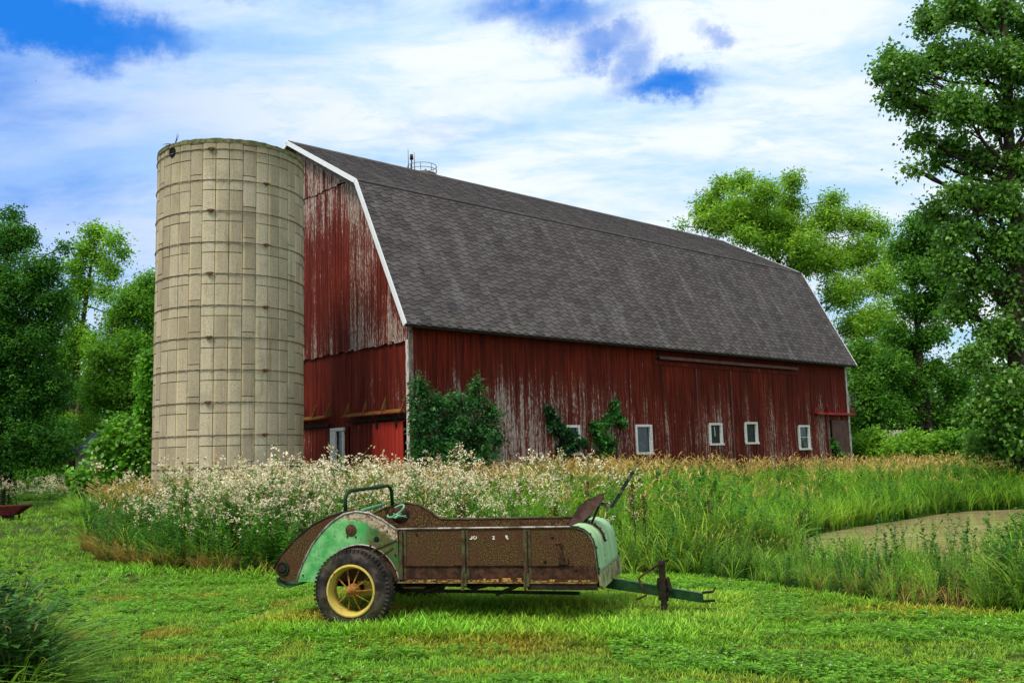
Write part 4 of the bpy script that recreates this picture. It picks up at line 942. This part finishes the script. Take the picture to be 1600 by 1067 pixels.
    x, y = pts(130, 9, 11.5, .3, .5); put(B, TD, x, y, rs.uniform(.2,.45,len(x)), jt(len(x),.8,1.3), .4)
    tag(B.build('dry_grass', M['grass']), 'dry orange brown grass at the foot of the weeds', 'dry grass', kind='stuff')
    # foreground clump at the lower left
    B = Bag(); n = 360; x = rs.uniform(-5.2,-3.05,n); y = rs.uniform(6.2,8.6,n); ok = (x/y < -.478-.02*(y-6.2)); ok &= x/y > -.75; x,y = x[ok],y[ok]; dd = np.clip((-.46-x/y)/.09,0,1)
    put(B, TB, x, y, (.28+.42*dd)*rs.uniform(.7,1.15,len(x)), jt(len(x),.4,.95), .16, 1.7); put(B, TGG, x[::4], y[::4], (.35+.42*dd[::4]), jt(len(x[::4]),.7,1.1), .35); put(B, TL, x[::2], y[::2], (.42+.38*dd[::2]), jt(len(x[::2]),.45,.9), .2, 1.7)
    tag(B.build('foreground_tall_grass', M['grass']), 'arching dark green grass at the lower left corner', 'tall grass', kind='stuff')
    # rough grass beyond the lawn on the left, and beyond the barn on the right
    B = Bag(); n = 5200; y = rs.uniform(30,60,n); x = y*rs.uniform(-.62,-.33,n); dl = np.where(x/y > -.475, y-33, y-57); ok = (dl > 0); x,y = x[ok],y[ok]; put(B, TB, x, y, rs.uniform(.5,.95,len(x))*np.where(x/y > -.475, 1., .8), jt(len(x),.7,1.2), .2, 1.8)
    x2, y2 = x[::6], y[::6]; put(B, TG, x2, y2, rs.uniform(.8,1.2,len(x2)), jt(len(x2)), .2)
    n = 3500; y = rs.uniform(26,60,n); x = y*rs.uniform(.30,.64,n); a, b = barnxy(x,y); ok = (b < -.3)|(a > LEN+.5); x,y = x[ok],y[ok]; put(B, TB, x, y, rs.uniform(.8,1.25,len(x)), jt(len(x),.7,1.2), .15, 1.7)
    put(B, TG, x[::4], y[::4], rs.uniform(1.,1.35,len(x[::4])), jt(len(x[::4])), .15)
    n = 120; x = rs.uniform(-24,-15,n); y = rs.uniform(36,46,n); put(B, TF, x, y, rs.uniform(.9,1.4,n), jt(n), .1)
    tag(B.build('rough_grass', M['grass']), 'uncut rough grass beyond the lawn and barn', 'rough grass', kind='stuff')
    # dock stalks with rust brown seed spikes
    for i, (px, yt, dp, lab) in enumerate(((987,757,13.6,'dark brown dock seed stalk just right of the spreader lever'),(1005,776,13.9,'thinner brown dock seed stalk right of the darkest one'),(1106,782,14.6,'slim leaning brown dock stalk far right of the lever'),(918,752,15.5,'brown dock stalk showing above the tilted spreader cover'),(866,792,14.4,'short brown dock stalk left of the tilted spreader cover'),(720,790,14.6,'faint brown dock stalk behind the middle of the spreader box'))):
        p = at(px, yt, dp); t_ = thing('dock_plant', lab, 'dock plant', (p[0],p[1],0), 0, 'dock stalks among the weeds'); h = p[2]
        s = MB(); s.tube([(0,0,0),(.02,0,h*.5),(0,.01,h)],[.009,.007,.003],6); s.build('stem', M['dark_rust'], t_)
        P = []
        for k in range(260):
            z = h*(.58+.42*rs.rand()**.8); r = .035*(1-abs((z/h-.75))*2.2)+.008; P.append(leafq(np.append(rs.normal(0,r,2), z), rotv(rs)+[0,0,.6], rotv(rs), .022, .018, G(78,38,26)*rs.uniform(.6,1.3)))
        for k in range(6): a = rs.uniform(0,6.3); P.append(leafq(np.array([0,0,h*rs.uniform(.1,.5)]), np.array([cos(a),sin(a),.3]), np.array([0,0,1.]), .16, .04, G(96,104,44)))
        v, qd, c = tcat(P); bigmesh('seed_spike', v, qd, c, M['grass'], t_)
weeds()

# ------------------------------------------------------------------ trees
def foliage(lobes, n, L, W_, cols, rs, clump=.45, up=.4, kper=26, shell=.5, droop=0.):
    """lobes: list of (centre, rx, ry, rz). Leaves grouped round twig ends spread through each lobe."""
    vol = np.array([(l[1]*l[2]*l[3])**(2/3) for l in lobes]); tot = vol.sum(); V, C = [], []; tips = []
    for (c, rx, ry, rz), v in zip(lobes, vol):
        nc = max(3, int(round(n*v/tot/kper))); d = rs.normal(size=(nc,3)); d /= np.linalg.norm(d,axis=1)[:,None]
        rr = shell+(1-shell)*rs.uniform(0,1,nc)**.6; rr *= rs.uniform(.75,1.08,nc)
        cc = c+d*rr[:,None]*np.array([rx,ry,rz]); tips.append(cc)
        ccol = cols[rs.randint(0,len(cols),nc)]*rs.uniform(.65,1.2,(nc,1))
        m = nc*kper; tw = d*1.0+rs.normal(0,.55,(nc,3))+np.array([0,0,.15]); tw /= np.linalg.norm(tw,axis=1)[:,None]      # leaves strung along a twig
        tl = clump*rs.uniform(.8,2.3,(nc,1)); t_ = rs.uniform(-1,.35,(m,1)); wd = .26*(1.1-t_*.6)
        cen = np.repeat(cc,kper,0)+np.repeat(tw*tl,kper,0)*t_+rs.normal(0,1,(m,3))*clump*wd; cen[:,2] -= (np.repeat(tl,kper,0)[:,0])*.22*np.clip(t_[:,0]+.4,0,2)**2
        dd = rs.normal(size=(m,3)); dd[:,2] = dd[:,2]*.5-droop; dd += (cen-np.repeat(cc,kper,0))/clump; dd /= np.linalg.norm(dd,axis=1)[:,None]+1e-9
        nn = rs.normal(size=(m,3))*.75+np.array([0,0,up*2]); s = np.cross(dd, nn); s /= np.linalg.norm(s,axis=1)[:,None]+1e-9; nn = np.cross(s, dd)
        l = (L*rs.uniform(.65,1.25,m))[:,None]; w = l*W_
        V.append(np.stack([cen, cen+dd*l*.45+s*w/2+nn*w*.15, cen+dd*l-np.array([0,0,1])*l*.12, cen+dd*l*.45-s*w/2+nn*w*.15],1))
        col = np.repeat(ccol, kper, 0)*rs.uniform(.75,1.25,(m,1)); C.append(np.repeat(col[:,None,:],4,1))
    V = np.concatenate(V).reshape(-1,3); C = np.concatenate(C).reshape(-1,3); Q = np.arange(len(V)).reshape(-1,4)
    return V, Q, C, tips
def limbs(base, top, r0, lobes, tips, rs, sub=5, crook=.25, trunk_pts=None):
    s = MB(); base = np.array(base); H_ = top-base; T = trunk_pts if trunk_pts is not None else [base+H_*t+np.array([rs.normal(0,crook),rs.normal(0,crook),0])*t*(1-t)*3 for t in np.linspace(0,1,7)]
    T = [np.array(p, float) for p in T]; m = len(T); rad_ = [r0*(1.25 if i == 0 else 1-.82*i/(m-1)) for i in range(m)]; s.tube(T, rad_, 9)
    for (c, rx, ry, rz), tp in zip(lobes, tips):
        tz = np.clip((c[2]-rz*.6-abs(rx)*.6-base[2])/(H_[2]+1e-6), .22, .93); i = min(int(tz*(m-1)), m-2); f = tz*(m-1)-i; p0 = T[i]*(1-f)+T[i+1]*f; rr = r0*(1-.8*tz)*.5
        d = c-p0; mid = p0+d*.5+np.array([rs.normal(0,.06),rs.normal(0,.06),-.04])*np.linalg.norm(d)
        s.tube([p0, p0+(mid-p0)*.5+[0,0,.02*np.linalg.norm(d)], mid, c], [rr, rr*.8, rr*.62, rr*.3], 6)
        for k in rs.permutation(len(tp))[:sub]:
            e = tp[k]; q = mid+(c-mid)*rs.uniform(0,1); g = (q+e)/2+rs.normal(0,.05,3)*np.linalg.norm(e-q); s.tube([q, g, e], [rr*.34, rr*.22, rr*.07], 4)
    return s
def wallpt(px, py, out=.12):
    o = np.array([BX,BY])+Vv*(LW-out); r = ray(px, py); t = (o@Vv)/(r[:2]@Vv); q = r*t; q[2] += EYE; return q
def tree(name, label, cat, depth, basepx, pl, L, n, cols, seed, W_=.6, r0=.3, bark='bark', group=None, spreadd=.9, base_z=0., clump=.45, shell=.45, trunk_px=None, mat='leaf', up=.4, sub=5, kper=26, droop=.1, depthf=None):
    rs = np.random.RandomState(seed); k = depth/F
    b = at(basepx[0], 735, depth); b[2] = base_z; lobes = []
    xs = [p[0] for p in pl]; w = (max(xs)-min(xs))*k/2+1e-6
    for p in pl:
        if callable(depthf): depth = float(wallpt(p[0], p[1], .55)[1]); k = depth/F
        r = p[2]*k; ry = (p[3]*1.12 if len(p) > 3 else p[2]*.9)*k
        off = rs.uniform(-1,1)*w*spreadd*.5; c = at(p[0], p[1], depth+off); lobes.append((c, r*1.05, r*1.05, ry*1.05))
    V, Q, C, tips = foliage(lobes, n, L, W_, np.array(cols), rs, clump, up, kper, shell, droop)
    topi = max(lobes, key=lambda l: l[0][2])[0]; mean = np.mean([l[0] for l in lobes],0)
    top = np.array([.5*topi[0]+.5*mean[0], mean[1], topi[2]*.93])
    tp = [np.array([*at(px,py,depth)]) for px,py in trunk_px] if trunk_px else None
    if tp: b = np.array([tp[0][0], tp[0][1], 0]); tp[0] = b; top = tp[-1]
    S = limbs(b, top, r0, lobes, tips, rs, sub, trunk_pts=tp)
    t_ = thing(name, label, cat, (b[0],b[1],b[2]), 0, group); off = np.array(b)
    S.v = [tuple(np.array(v)-off) for v in S.v]; S.build('trunk' if name.endswith('tree') else 'stems', M[bark], t_)
    bigmesh('crown' if name.endswith('tree') else 'foliage', V-off, Q, C, M[mat], t_)
    return t_
DK = [G(70,126,42),G(88,142,50),G(58,108,38)]; LT_ = [G(132,180,54),G(150,196,66),G(110,162,50)]; MD = [G(92,146,46),G(110,162,56),G(76,128,42)]
CT = [G(98,146,54),G(118,164,66),G(80,126,46)]
tree('maple_tree', 'dense dark green tree cut by the left edge of the photo', 'tree', 46, (15,0), [(5,375,38),(35,370,30),(70,420,36),(-30,430,60),(30,450,60),(85,470,34),(-30,520,80),(50,530,66),(0,600,85),(75,610,50),(30,680,75),(-40,680,80),(80,690,45),(20,335,18),(100,385,12),(-50,600,70)], .16, 115000, DK, 1, r0=.35, bark='bark_dark', clump=.42, shell=.3, kper=34)
tree('locust_tree', 'tall airy light green tree with forked trunk left of the silo', 'tree', 54, (118,0), [(150,362,18,14),(178,374,15,10),(192,393,13,8),(135,388,18,14),(155,405,14,12),(118,415,18,14),(172,420,18,12),(130,450,24,18),(165,455,16,12),(105,480,22,24),(185,490,14,10),(120,530,34,26),(150,545,26,22),(95,560,26,28)], .19, 23000, LT_, 2, .5, .26, clump=.5, sub=6, trunk_px=[(112,740),(113,640),(122,560),(130,500),(140,430),(150,370)])
tree('walnut_tree', 'light green tree directly behind the left side of the silo', 'tree', 52, (150,0), [(240,440,26,16),(222,455,28,18),(200,470,26,20),(235,480,40,30),(190,505,32,24),(250,520,45,40),(205,545,45,30),(165,560,34,28),(240,590,50,40),(190,610,50,34),(150,610,34,30),(230,640,50,34)], .18, 62000, [G(112,166,52),G(94,148,46),G(126,178,60)], 3, .5, .28, clump=.5, trunk_px=[(120,740),(124,650),(135,590),(160,540),(190,500),(215,470)])
tree('understory_shrub', 'yellow green shrub beneath the trees left of the shed', 'shrub', 51, (100,0), [(130,660,34,20),(95,670,40,24),(160,680,30,20),(60,690,36,26),(110,690,34,22),(80,712,30,18),(40,705,30,24)], .15, 17000, LT_, 4, .5, .07, clump=.4)
tree('understory_shrub', 'dark low shrub at the far end of the lawn, left edge', 'shrub', 58, (20,0), [(-20,735,40,18),(25,738,40,16),(70,740,34,14),(110,738,30,14)], .22, 7500, MD, 5, .5, .07, clump=.4)
tree('vine_thicket', 'bright green vine thicket heaped against the foot of the silo', 'vine', 24.6, (215,0), [(200,672,26,16),(235,690,32,22),(195,700,34,24),(255,712,28,24),(170,690,20,14),(220,740,30,26),(240,655,18,10),(275,685,12,6),(195,738,22,24),(262,755,26,26),(165,738,18,12),(132,745,18,8)], .15, 16000, [G(104,160,46),G(126,178,58),G(84,140,40)], 6, .75, .04, clump=.28, spreadd=.35, mat='glossleaf')
tree('vine_thicket', 'thin vine climbing the left edge of the silo', 'vine', 24.2, (232,0), [(233,560,8,14),(230,590,9,14),(232,620,10,16),(228,645,12,14)], .13, 1600, [G(110,166,50),G(90,150,44)], 7, .75, .03, clump=.16, spreadd=.3)
tree('walnut_tree', 'broad yellow green tree rising behind the far end of the barn', 'tree', 56, (1300,0), [(1095,330,16,14),(1112,318,30,24),(1128,290,22,16),(1160,285,28,18),(1150,330,40,30),(1195,300,30,22),(1190,350,40,28),(1238,283,22,18),(1232,320,30,24),(1240,365,44,30),(1300,312,20,16),(1290,345,38,26),(1340,345,34,22),(1372,358,24,18),(1345,395,46,32),(1290,405,44,30),(1250,410,30,24),(1395,400,24,28),(1380,440,34,28),(1320,455,44,28),(1370,500,40,30),(1335,510,34,30),(1345,560,44,28),(1125,352,26,16),(1165,368,28,18),(1205,384,30,20),(1100,345,18,12),(1150,345,26,20),(1215,350,30,22),(1180,330,28,22),(1260,385,34,28),(1066,353,9,5),(1390,545,30,24)], .22, 80000, [G(138,182,58),G(116,164,50),G(152,190,66)], 8, .42, .34, clump=.42, sub=6, kper=16, shell=.25)
tree('ash_tree', 'mid green tree between the barn and the big cottonwood', 'tree', 44, (1460,0), [(1440,352,34,20),(1415,385,30,24),(1462,390,40,26),(1430,425,34,24),(1475,450,34,26),(1415,470,26,18),(1400,520,26,18),(1460,520,28,16),(1390,570,34,24),(1350,600,34,26),(1380,640,44,30),(1430,650,40,20),(1345,660,34,26),(1365,610,30,30),(1400,610,34,30),(1430,600,30,24),(1420,560,24,20),(1345,560,26,30),(1445,480,34,24),(1430,535,30,18),(1462,575,24,16),(1490,600,34,30),(1480,650,44,30)], .17, 66000, MD+[G(86,136,50)], 9, .55, .26, clump=.40, sub=6, bark='bark_dark', kper=16, shell=.2)
tree('cottonwood_tree', 'huge glossy leaved tree filling the right edge of the photo', 'tree', 27, (1592,0), [(1455,30,34,30),(1500,10,44,34),(1560,20,50,36),(1620,40,50,44),(1392,95,28,20),(1378,118,18,18),(1425,110,34,28),(1465,90,40,34),(1520,90,46,34),(1580,100,44,36),(1400,150,28,24),(1440,165,36,28),(1500,165,46,34),(1560,180,40,34),(1620,170,50,40),(1440,215,26,16),(1485,225,34,22),(1425,262,14,10),(1462,255,20,10),(1525,250,40,26),(1590,260,40,34),(1500,300,34,22),(1555,310,46,32),(1460,330,26,18),(1500,360,44,30),(1570,380,50,36),(1630,340,50,50),(1480,410,34,26),(1530,430,46,32),(1595,460,46,38),(1500,480,40,26),(1560,520,46,34),(1620,560,46,44),(1520,560,34,26),(1580,610,50,36),(1540,640,40,28),(1610,670,50,40),(1550,690,50,26),(1660,120,60,60),(1680,260,60,60),(1680,420,60,60),(1690,560,60,60)], .125, 84000, CT, 10, .85, .36, 'bark_dark', clump=.30, shell=.15, spreadd=.7, trunk_px=[(1600,740),(1597,640),(1588,540),(1590,440),(1584,330),(1575,200),(1570,60),(1568,-60)], mat='glossleaf', sub=7, kper=14, droop=.35)
for i, (px, lab, c, w) in enumerate(((1362,'bright green bush touching the far corner of the barn',LT_,34),(1425,'rounded yellow green bush second from the barn corner',LT_,40),(1490,'wide yellow green bush under the big cottonwood',MD+LT_,44),(1565,'dark green bush at the right edge under the cottonwood',DK+MD,48))):
    tree('hedge_shrub', lab, 'shrub', 41-i*1.5, (px,0), [(px-w*.5,700,w*.6,18),(px+w*.45,696,w*.6,18),(px,688,w*.6,16),(px,715,w*.8,18)], .17, 7000, c, 30+i, .55, .05, clump=.34, group='bushes along the foot of the right hand trees')
# wood behind
def wood(name, lab, depth, pls, n, seed, cols, L=.42):
    rs = np.random.RandomState(seed); lobes = []
    for (px, py, r) in pls: c = at(px, py, depth+rs.uniform(-5,5)); k = depth/F; lobes.append((c, r*k, r*k, r*k*.85))
    V, Q, C, _ = foliage(lobes, n, L, .6, np.array(cols), rs, .9, .4, 24, .3); tag(bigmesh(name, V, Q, C, M['leaf']), lab, 'woodland', kind='stuff')
wood('distant_wood', 'dark far off woodland behind the left lawn', 82, [(x, y, 50) for x in range(-60, 260, 40) for y in (600, 650, 700)]+[(x,735,30) for x in range(-60,260,30)], 26000, 41, DK+MD)
wood('distant_wood', 'dark far off woodland behind the right hand trees', 78, [(x, y, 44) for x in range(1330, 1700, 40) for y in (625, 665, 700)]+[(1540+30*i, 590, 40) for i in range(5)], 26000, 42, DK+MD)
# shrub at the near barn corner, climbing vines on the wall
tree('elder_shrub', 'dark green shrub growing against the near end of the long barn wall', 'shrub', 24.9, (705,0), [(652,600,10,12),(650,628,12,16),(650,660,12,18),(652,700,14,22),(662,610,15,14),(680,632,24,18),(712,630,28,20),(744,600,9,16),(742,628,22,18),(768,645,18,16),(668,662,24,22),(705,668,34,26),(748,672,30,24),(774,682,16,20),(690,705,40,24),(745,708,38,22),(655,690,12,22)], .10, 13000, [G(62,116,56),G(80,136,66),G(50,98,46)], 12, .6, .035, clump=.15, spreadd=.15, mat='glossleaf', kper=12, shell=.1, depthf=wallpt)
def vine(label, pl, n, seed, cols, L=.11, name='wall_vine'):
    rs = np.random.RandomState(seed); lobes = []
    for (px, py, rx, ry) in pl:
        c = wallpt(px, py, .10); k = c[1]/F; lobes.append((c, rx*k, .10, ry*k))
    V, Q, C, tips = foliage(lobes, n, L, .8, np.array(cols), rs, .12, .1, 18, .2, .5)
    base = wallpt(pl[-1][0], 740, .08); base[2] = 0
    t_ = thing(name, label, 'vine', tuple(base)); s = MB()
    for (c, *_), tp in zip(lobes, tips):
        s.tube([(0,0,0), (c-base)*.5+np.array([rs.normal(0,.1),0,0]), c-base], [.016,.012,.006], 5)
        for k in range(min(3,len(tp))): s.tube([c-base, tp[k]-base], [.006,.003], 4)
    s.build('stems', M['bark_dark'], t_); bigmesh('foliage', V-base, Q, C, M['glossleaf'], t_)
VC = [G(66,124,48),G(84,148,54),G(48,98,42)]
vine('dark vine half covering the first window on the long wall', [(858,638,6,5),(862,660,9,10),(872,668,16,12),(885,682,16,14),(900,690,12,10),(866,650,7,8),(880,705,18,14),(912,690,8,6)], 2600, 51, [G(40,84,40),G(54,104,46),G(34,70,34)])
vine('bright vine with a tall arm between the two left windows', [(962,632,8,8),(958,648,9,10),(946,660,14,10),(930,666,12,10),(968,655,5,6),(938,684,18,14),(950,700,16,16),(972,662,4,4),(940,715,16,12)], 3000, 52, VC)
vine('small vine sprig on the grey door at the far barn corner', [(1302,690,4,6),(1306,702,5,7),(1312,712,8,6)], 420, 53, VC)
# ------------------------------------------------------------------ shed, house, car, wheelbarrow
def shed():
    D = 46.; p0 = at(118, 715, D); t_ = thing('block_shed', 'low pale block shed under the vines left of the silo', 'shed', (p0[0],p0[1],0), rad(-8)); k = D/F
    w, d, h = 3.6, 4., at(118,708,D)[2]
    m_ = MB(); m_.box((0,0,0),(1.25,.2,h)); m_.box((1.75,0,0),(w,.2,h)); m_.box((1.25,0,0),(1.75,.2,.95)); m_.box((1.25,0,1.85),(1.75,.2,h)); m_.box((0,.2,0),(.2,d,h)); m_.box((w-.2,.2,0),(w,d,h)); m_.box((.2,d-.2,0),(w-.2,d,h))
    m_.build('wall', simple('grey white block', srgb(186,176,160), srgb(140,124,108), 3), t_)
    m_ = MB(); m_.add([(-.3,-.4,h),(w+.3,-.4,h),(w+.3,d/2,h+1.1),(-.3,d/2,h+1.1),(w+.3,d+.3,h),(-.3,d+.3,h)],[(0,1,2,3),(3,2,4,5),(0,5,4,1)]); m_.box((-.3,-.43,h-.02),(w+.3,-.4,h+.08)); m_.build('roof', simple('blue grey roofing', srgb(70,76,92), srgb(90,94,106), 4), t_)
    f = MB(); f.box((1.25,.02,.95),(1.31,.1,1.85)); f.box((1.69,.02,.95),(1.75,.1,1.85)); f.box((1.31,.02,1.79),(1.69,.1,1.85)); f.box((1.31,.02,.95),(1.69,.1,1.0)); fo = f.build('window', M['window_white'], t_); g = MB(); g.box((1.31,.06,1.0),(1.69,.07,1.79)); g.build('pane', M['glass'], fo)
shed()
def house():
    D = 66.; p0 = at(1345, 700, D); t_ = thing('house', 'cream sided house glimpsed through the trees right of the barn', 'house', (p0[0],p0[1],0), rad(10)); k = D/F; w, d, h = 4.0, 7., 3.3
    m_ = MB(); 
    for i in range(22): m_.box((0,.012*(0),i*.15),(w,d,i*.15+.142), .5)
    m_.add([(0,0,3.3),(w,0,3.3),(w/2,0,5.9),(0,d,3.3),(w,d,3.3),(w/2,d,5.9)],[(0,1,2),(5,4,3)]); m_.build('wall', simple('cream siding', srgb(226,206,184), srgb(206,190,168), 4), t_)
    m_ = MB(); 
    for s in (-1,1): x0 = w/2; x1 = w/2+s*(w/2+.4); m_.add([(x0,-.35,6.0),(x1,-.35,3.1),(x1,d+.35,3.1),(x0,d+.35,6.0),(x0,-.35,5.88),(x1,-.35,2.98),(x1,d+.35,2.98),(x0,d+.35,5.88)],[(0,1,2,3),(7,6,5,4),(0,4,5,1),(1,5,6,2),(2,6,7,3)])
    m_.build('roof', M['shingle'], t_)
    f = MB(); f.box((w/2+.6,-.05,1.0),(w/2+1.5,-.005,2.3)); fo = f.build('window', M['window_white'], t_); g = MB(); g.box((w/2+.68,-.06,1.08),(w/2+1.42,-.052,2.22)); g.build('pane', M['glass'], fo)
house()
def mower():
    D = 49.; p0 = at(-14, 780, D); t_ = thing('riding_mower', 'red riding mower half out of frame at the far left edge', 'mower', (p0[0],p0[1],0), rad(6))
    red = simple('red mower paint', srgb(196,20,26), srgb(170,18,24), 3, .35)
    arch = [(.33*cos(a)*(1 if abs(cos(a)) < .8 else 1.05), .42+.40*max(0,sin(a))) for a in np.linspace(0, pi, 13)]
    o_ = [(.42,.28)]+[(x*1.25,z+.03) for x,z in arch]+[(-.42,.28)]; i_ = [(.31,.28)]+[(x*.92,z-.05) for x,z in arch]+[(-.31,.28)]
    m_ = MB(); n = len(o_); V = []
    for y in (-.02, .85): V += [(x,y,z) for x,z in o_]+[(x,y,z) for x,z in i_]
    m_.add(V, [(i,i+1,n+i+1,n+i) for i in range(n-1)]+[(2*n+i,3*n+i,3*n+i+1,2*n+i+1) for i in range(n-1)]+[(i,2*n+i,2*n+i+1,i+1) for i in range(n-1)]); m_.build('hood', red, t_)
    m_ = MB(); m_.prism([(x,z) for x,z in i_], 1, .03, .06); m_.build('grille', M['dark'], t_)
    m_ = MB(); m_.box((-.45,-.10,.30),(.45,-.03,.38)); m_.build('bumper', simple('grey bumper', srgb(160,160,160), srgb(130,130,130), 5, .5), t_, .01)
    for s_ in (-1,1):
        m_ = MB(); m_.lathe([(0,-.01),(.05,-.01),(.055,.01)],(s_*.2,-.01,.62),14,1); m_.build('headlight', M['window_white'], t_)
        for (y, R, w) in ((.25,.20,.14),(1.35,.30,.22)):
            m_ = MB(); m_.lathe([(.4*R,0),(.9*R,0),(R,.03),(R,w-.03),(.9*R,w),(.4*R,w)],(s_*.45-w/2,y,R),22,0); wo = m_.build('wheel', M['tyre'], t_); m_ = MB(); m_.lathe([(0,.02),(.4*R,.01),(.4*R,w-.01),(0,w-.02)],(s_*.45-w/2,y,R),16,0); m_.build('rim', M['white'], wo)
    m_ = MB(); m_.box((-.35,.85,.30),(.35,1.75,.42)); m_.build('rear_body', red, t_, .03)
    m_ = MB(); m_.box((-.22,1.15,.44),(.22,1.55,.55)); m_.box((-.22,1.5,.551),(.22,1.6,.85)); m_.build('seat', M['bar'], t_, .03)
    m_ = MB(); m_.tube([(0,.86,.60),(0,1.02,.80)],.02,6); m_.tube([(.17*cos(a),1.02+.08*sin(a),.80+.10*sin(a)) for a in np.arange(0,2*pi,.4)],.014,6,True); m_.build('steering_wheel', M['bar'], t_)
mower()
def barrow():
    D = 33.; a = at(-8, 790, D); b = at(45, 790, D); x0, x1 = -1.35, .0; t_ = thing('wheelbarrow', 'rusty red wheelbarrow standing on the lawn at the left edge', 'wheelbarrow', (b[0]-.02,b[1],0), 0); zt = a[2]*.5+b[2]*.5; k = D/F
    red = simple('rusty red tray', srgb(110,44,40), srgb(80,34,32), 9, .8)
    m_ = MB(); o = [(x0,-.38,zt),(x1,-.3,zt),(x1,.3,zt),(x0,.38,zt)]; i_ = [(x0+.30,-.25,zt-.30),(x1-.42,-.2,zt-.30),(x1-.42,.2,zt-.30),(x0+.30,.25,zt-.30)]
    m_.add(o+i_, [(0,1,5,4),(1,2,6,5),(2,3,7,6),(3,0,4,7),(4,5,6,7)]); to = m_.build('tray', red, t_); s_ = to.modifiers.new('s','SOLIDIFY'); s_.thickness = .02
    m_ = MB(); m_.tube(o, .016, 6, True); m_.build('tray_rim', red, to)
    m_ = MB(); 
    for (x,y) in ((-1.0,-.24),(-.42,-.2),(-1.0,.24),(-.42,.2)): m_.bar((x,y,zt-.29),(x+.02,y,.0),.05,.05,up=(0,1,0))
    m_.build_each('leg', M['bar'], t_); m_ = MB(); m_.lathe([(0,-.04),(.19,-.04),(.21,0),(.19,.04),(0,.04)],(-.68,0,.21),24,1); m_.build('wheel', M['tyre'], t_)
    m_ = MB(); 
    for y in (-.28,.28): m_.bar((-.75,y,.02),(-1.5,y,.42),.09,.06,up=(0,1,0))
    m_.build_each('handle', M['grey_wood'], t_, .01)
barrow()
# ------------------------------------------------------------------ birds
for i, (px, py, dp) in enumerate(((56,127,150),(130,181,140),(262,47,150),(750,31,160))):
    p = at(px, py, dp); m_ = MB(); w = .20; r = random.Random(i)
    m_.add([(0,-.14,0),(.035,0,0),(0,.12,.01),(-.035,0,0),(0,0,.035),(0,0,-.035),(w,.02,.10),(w*.5,.07,.05),(-w,.02,.10),(-w*.5,.07,.05),(0,-.05,.01)],
        [(0,1,4),(1,2,4),(2,3,4),(3,0,4),(0,5,1),(1,5,2),(2,5,3),(3,5,0),(10,6,7,1),(10,3,9,8)])
    o = m_.build('bird', M['dark'], None); o.location = tuple(p); o.rotation_euler = (0,0,r.uniform(0,6))
    tag(o, ['tiny dark bird low in the blue sky at the far left','tiny dark bird above the left trees','tiny dark bird high above the silo','tiny dark bird high above the barn roof'][i], 'bird', 'birds in the sky')
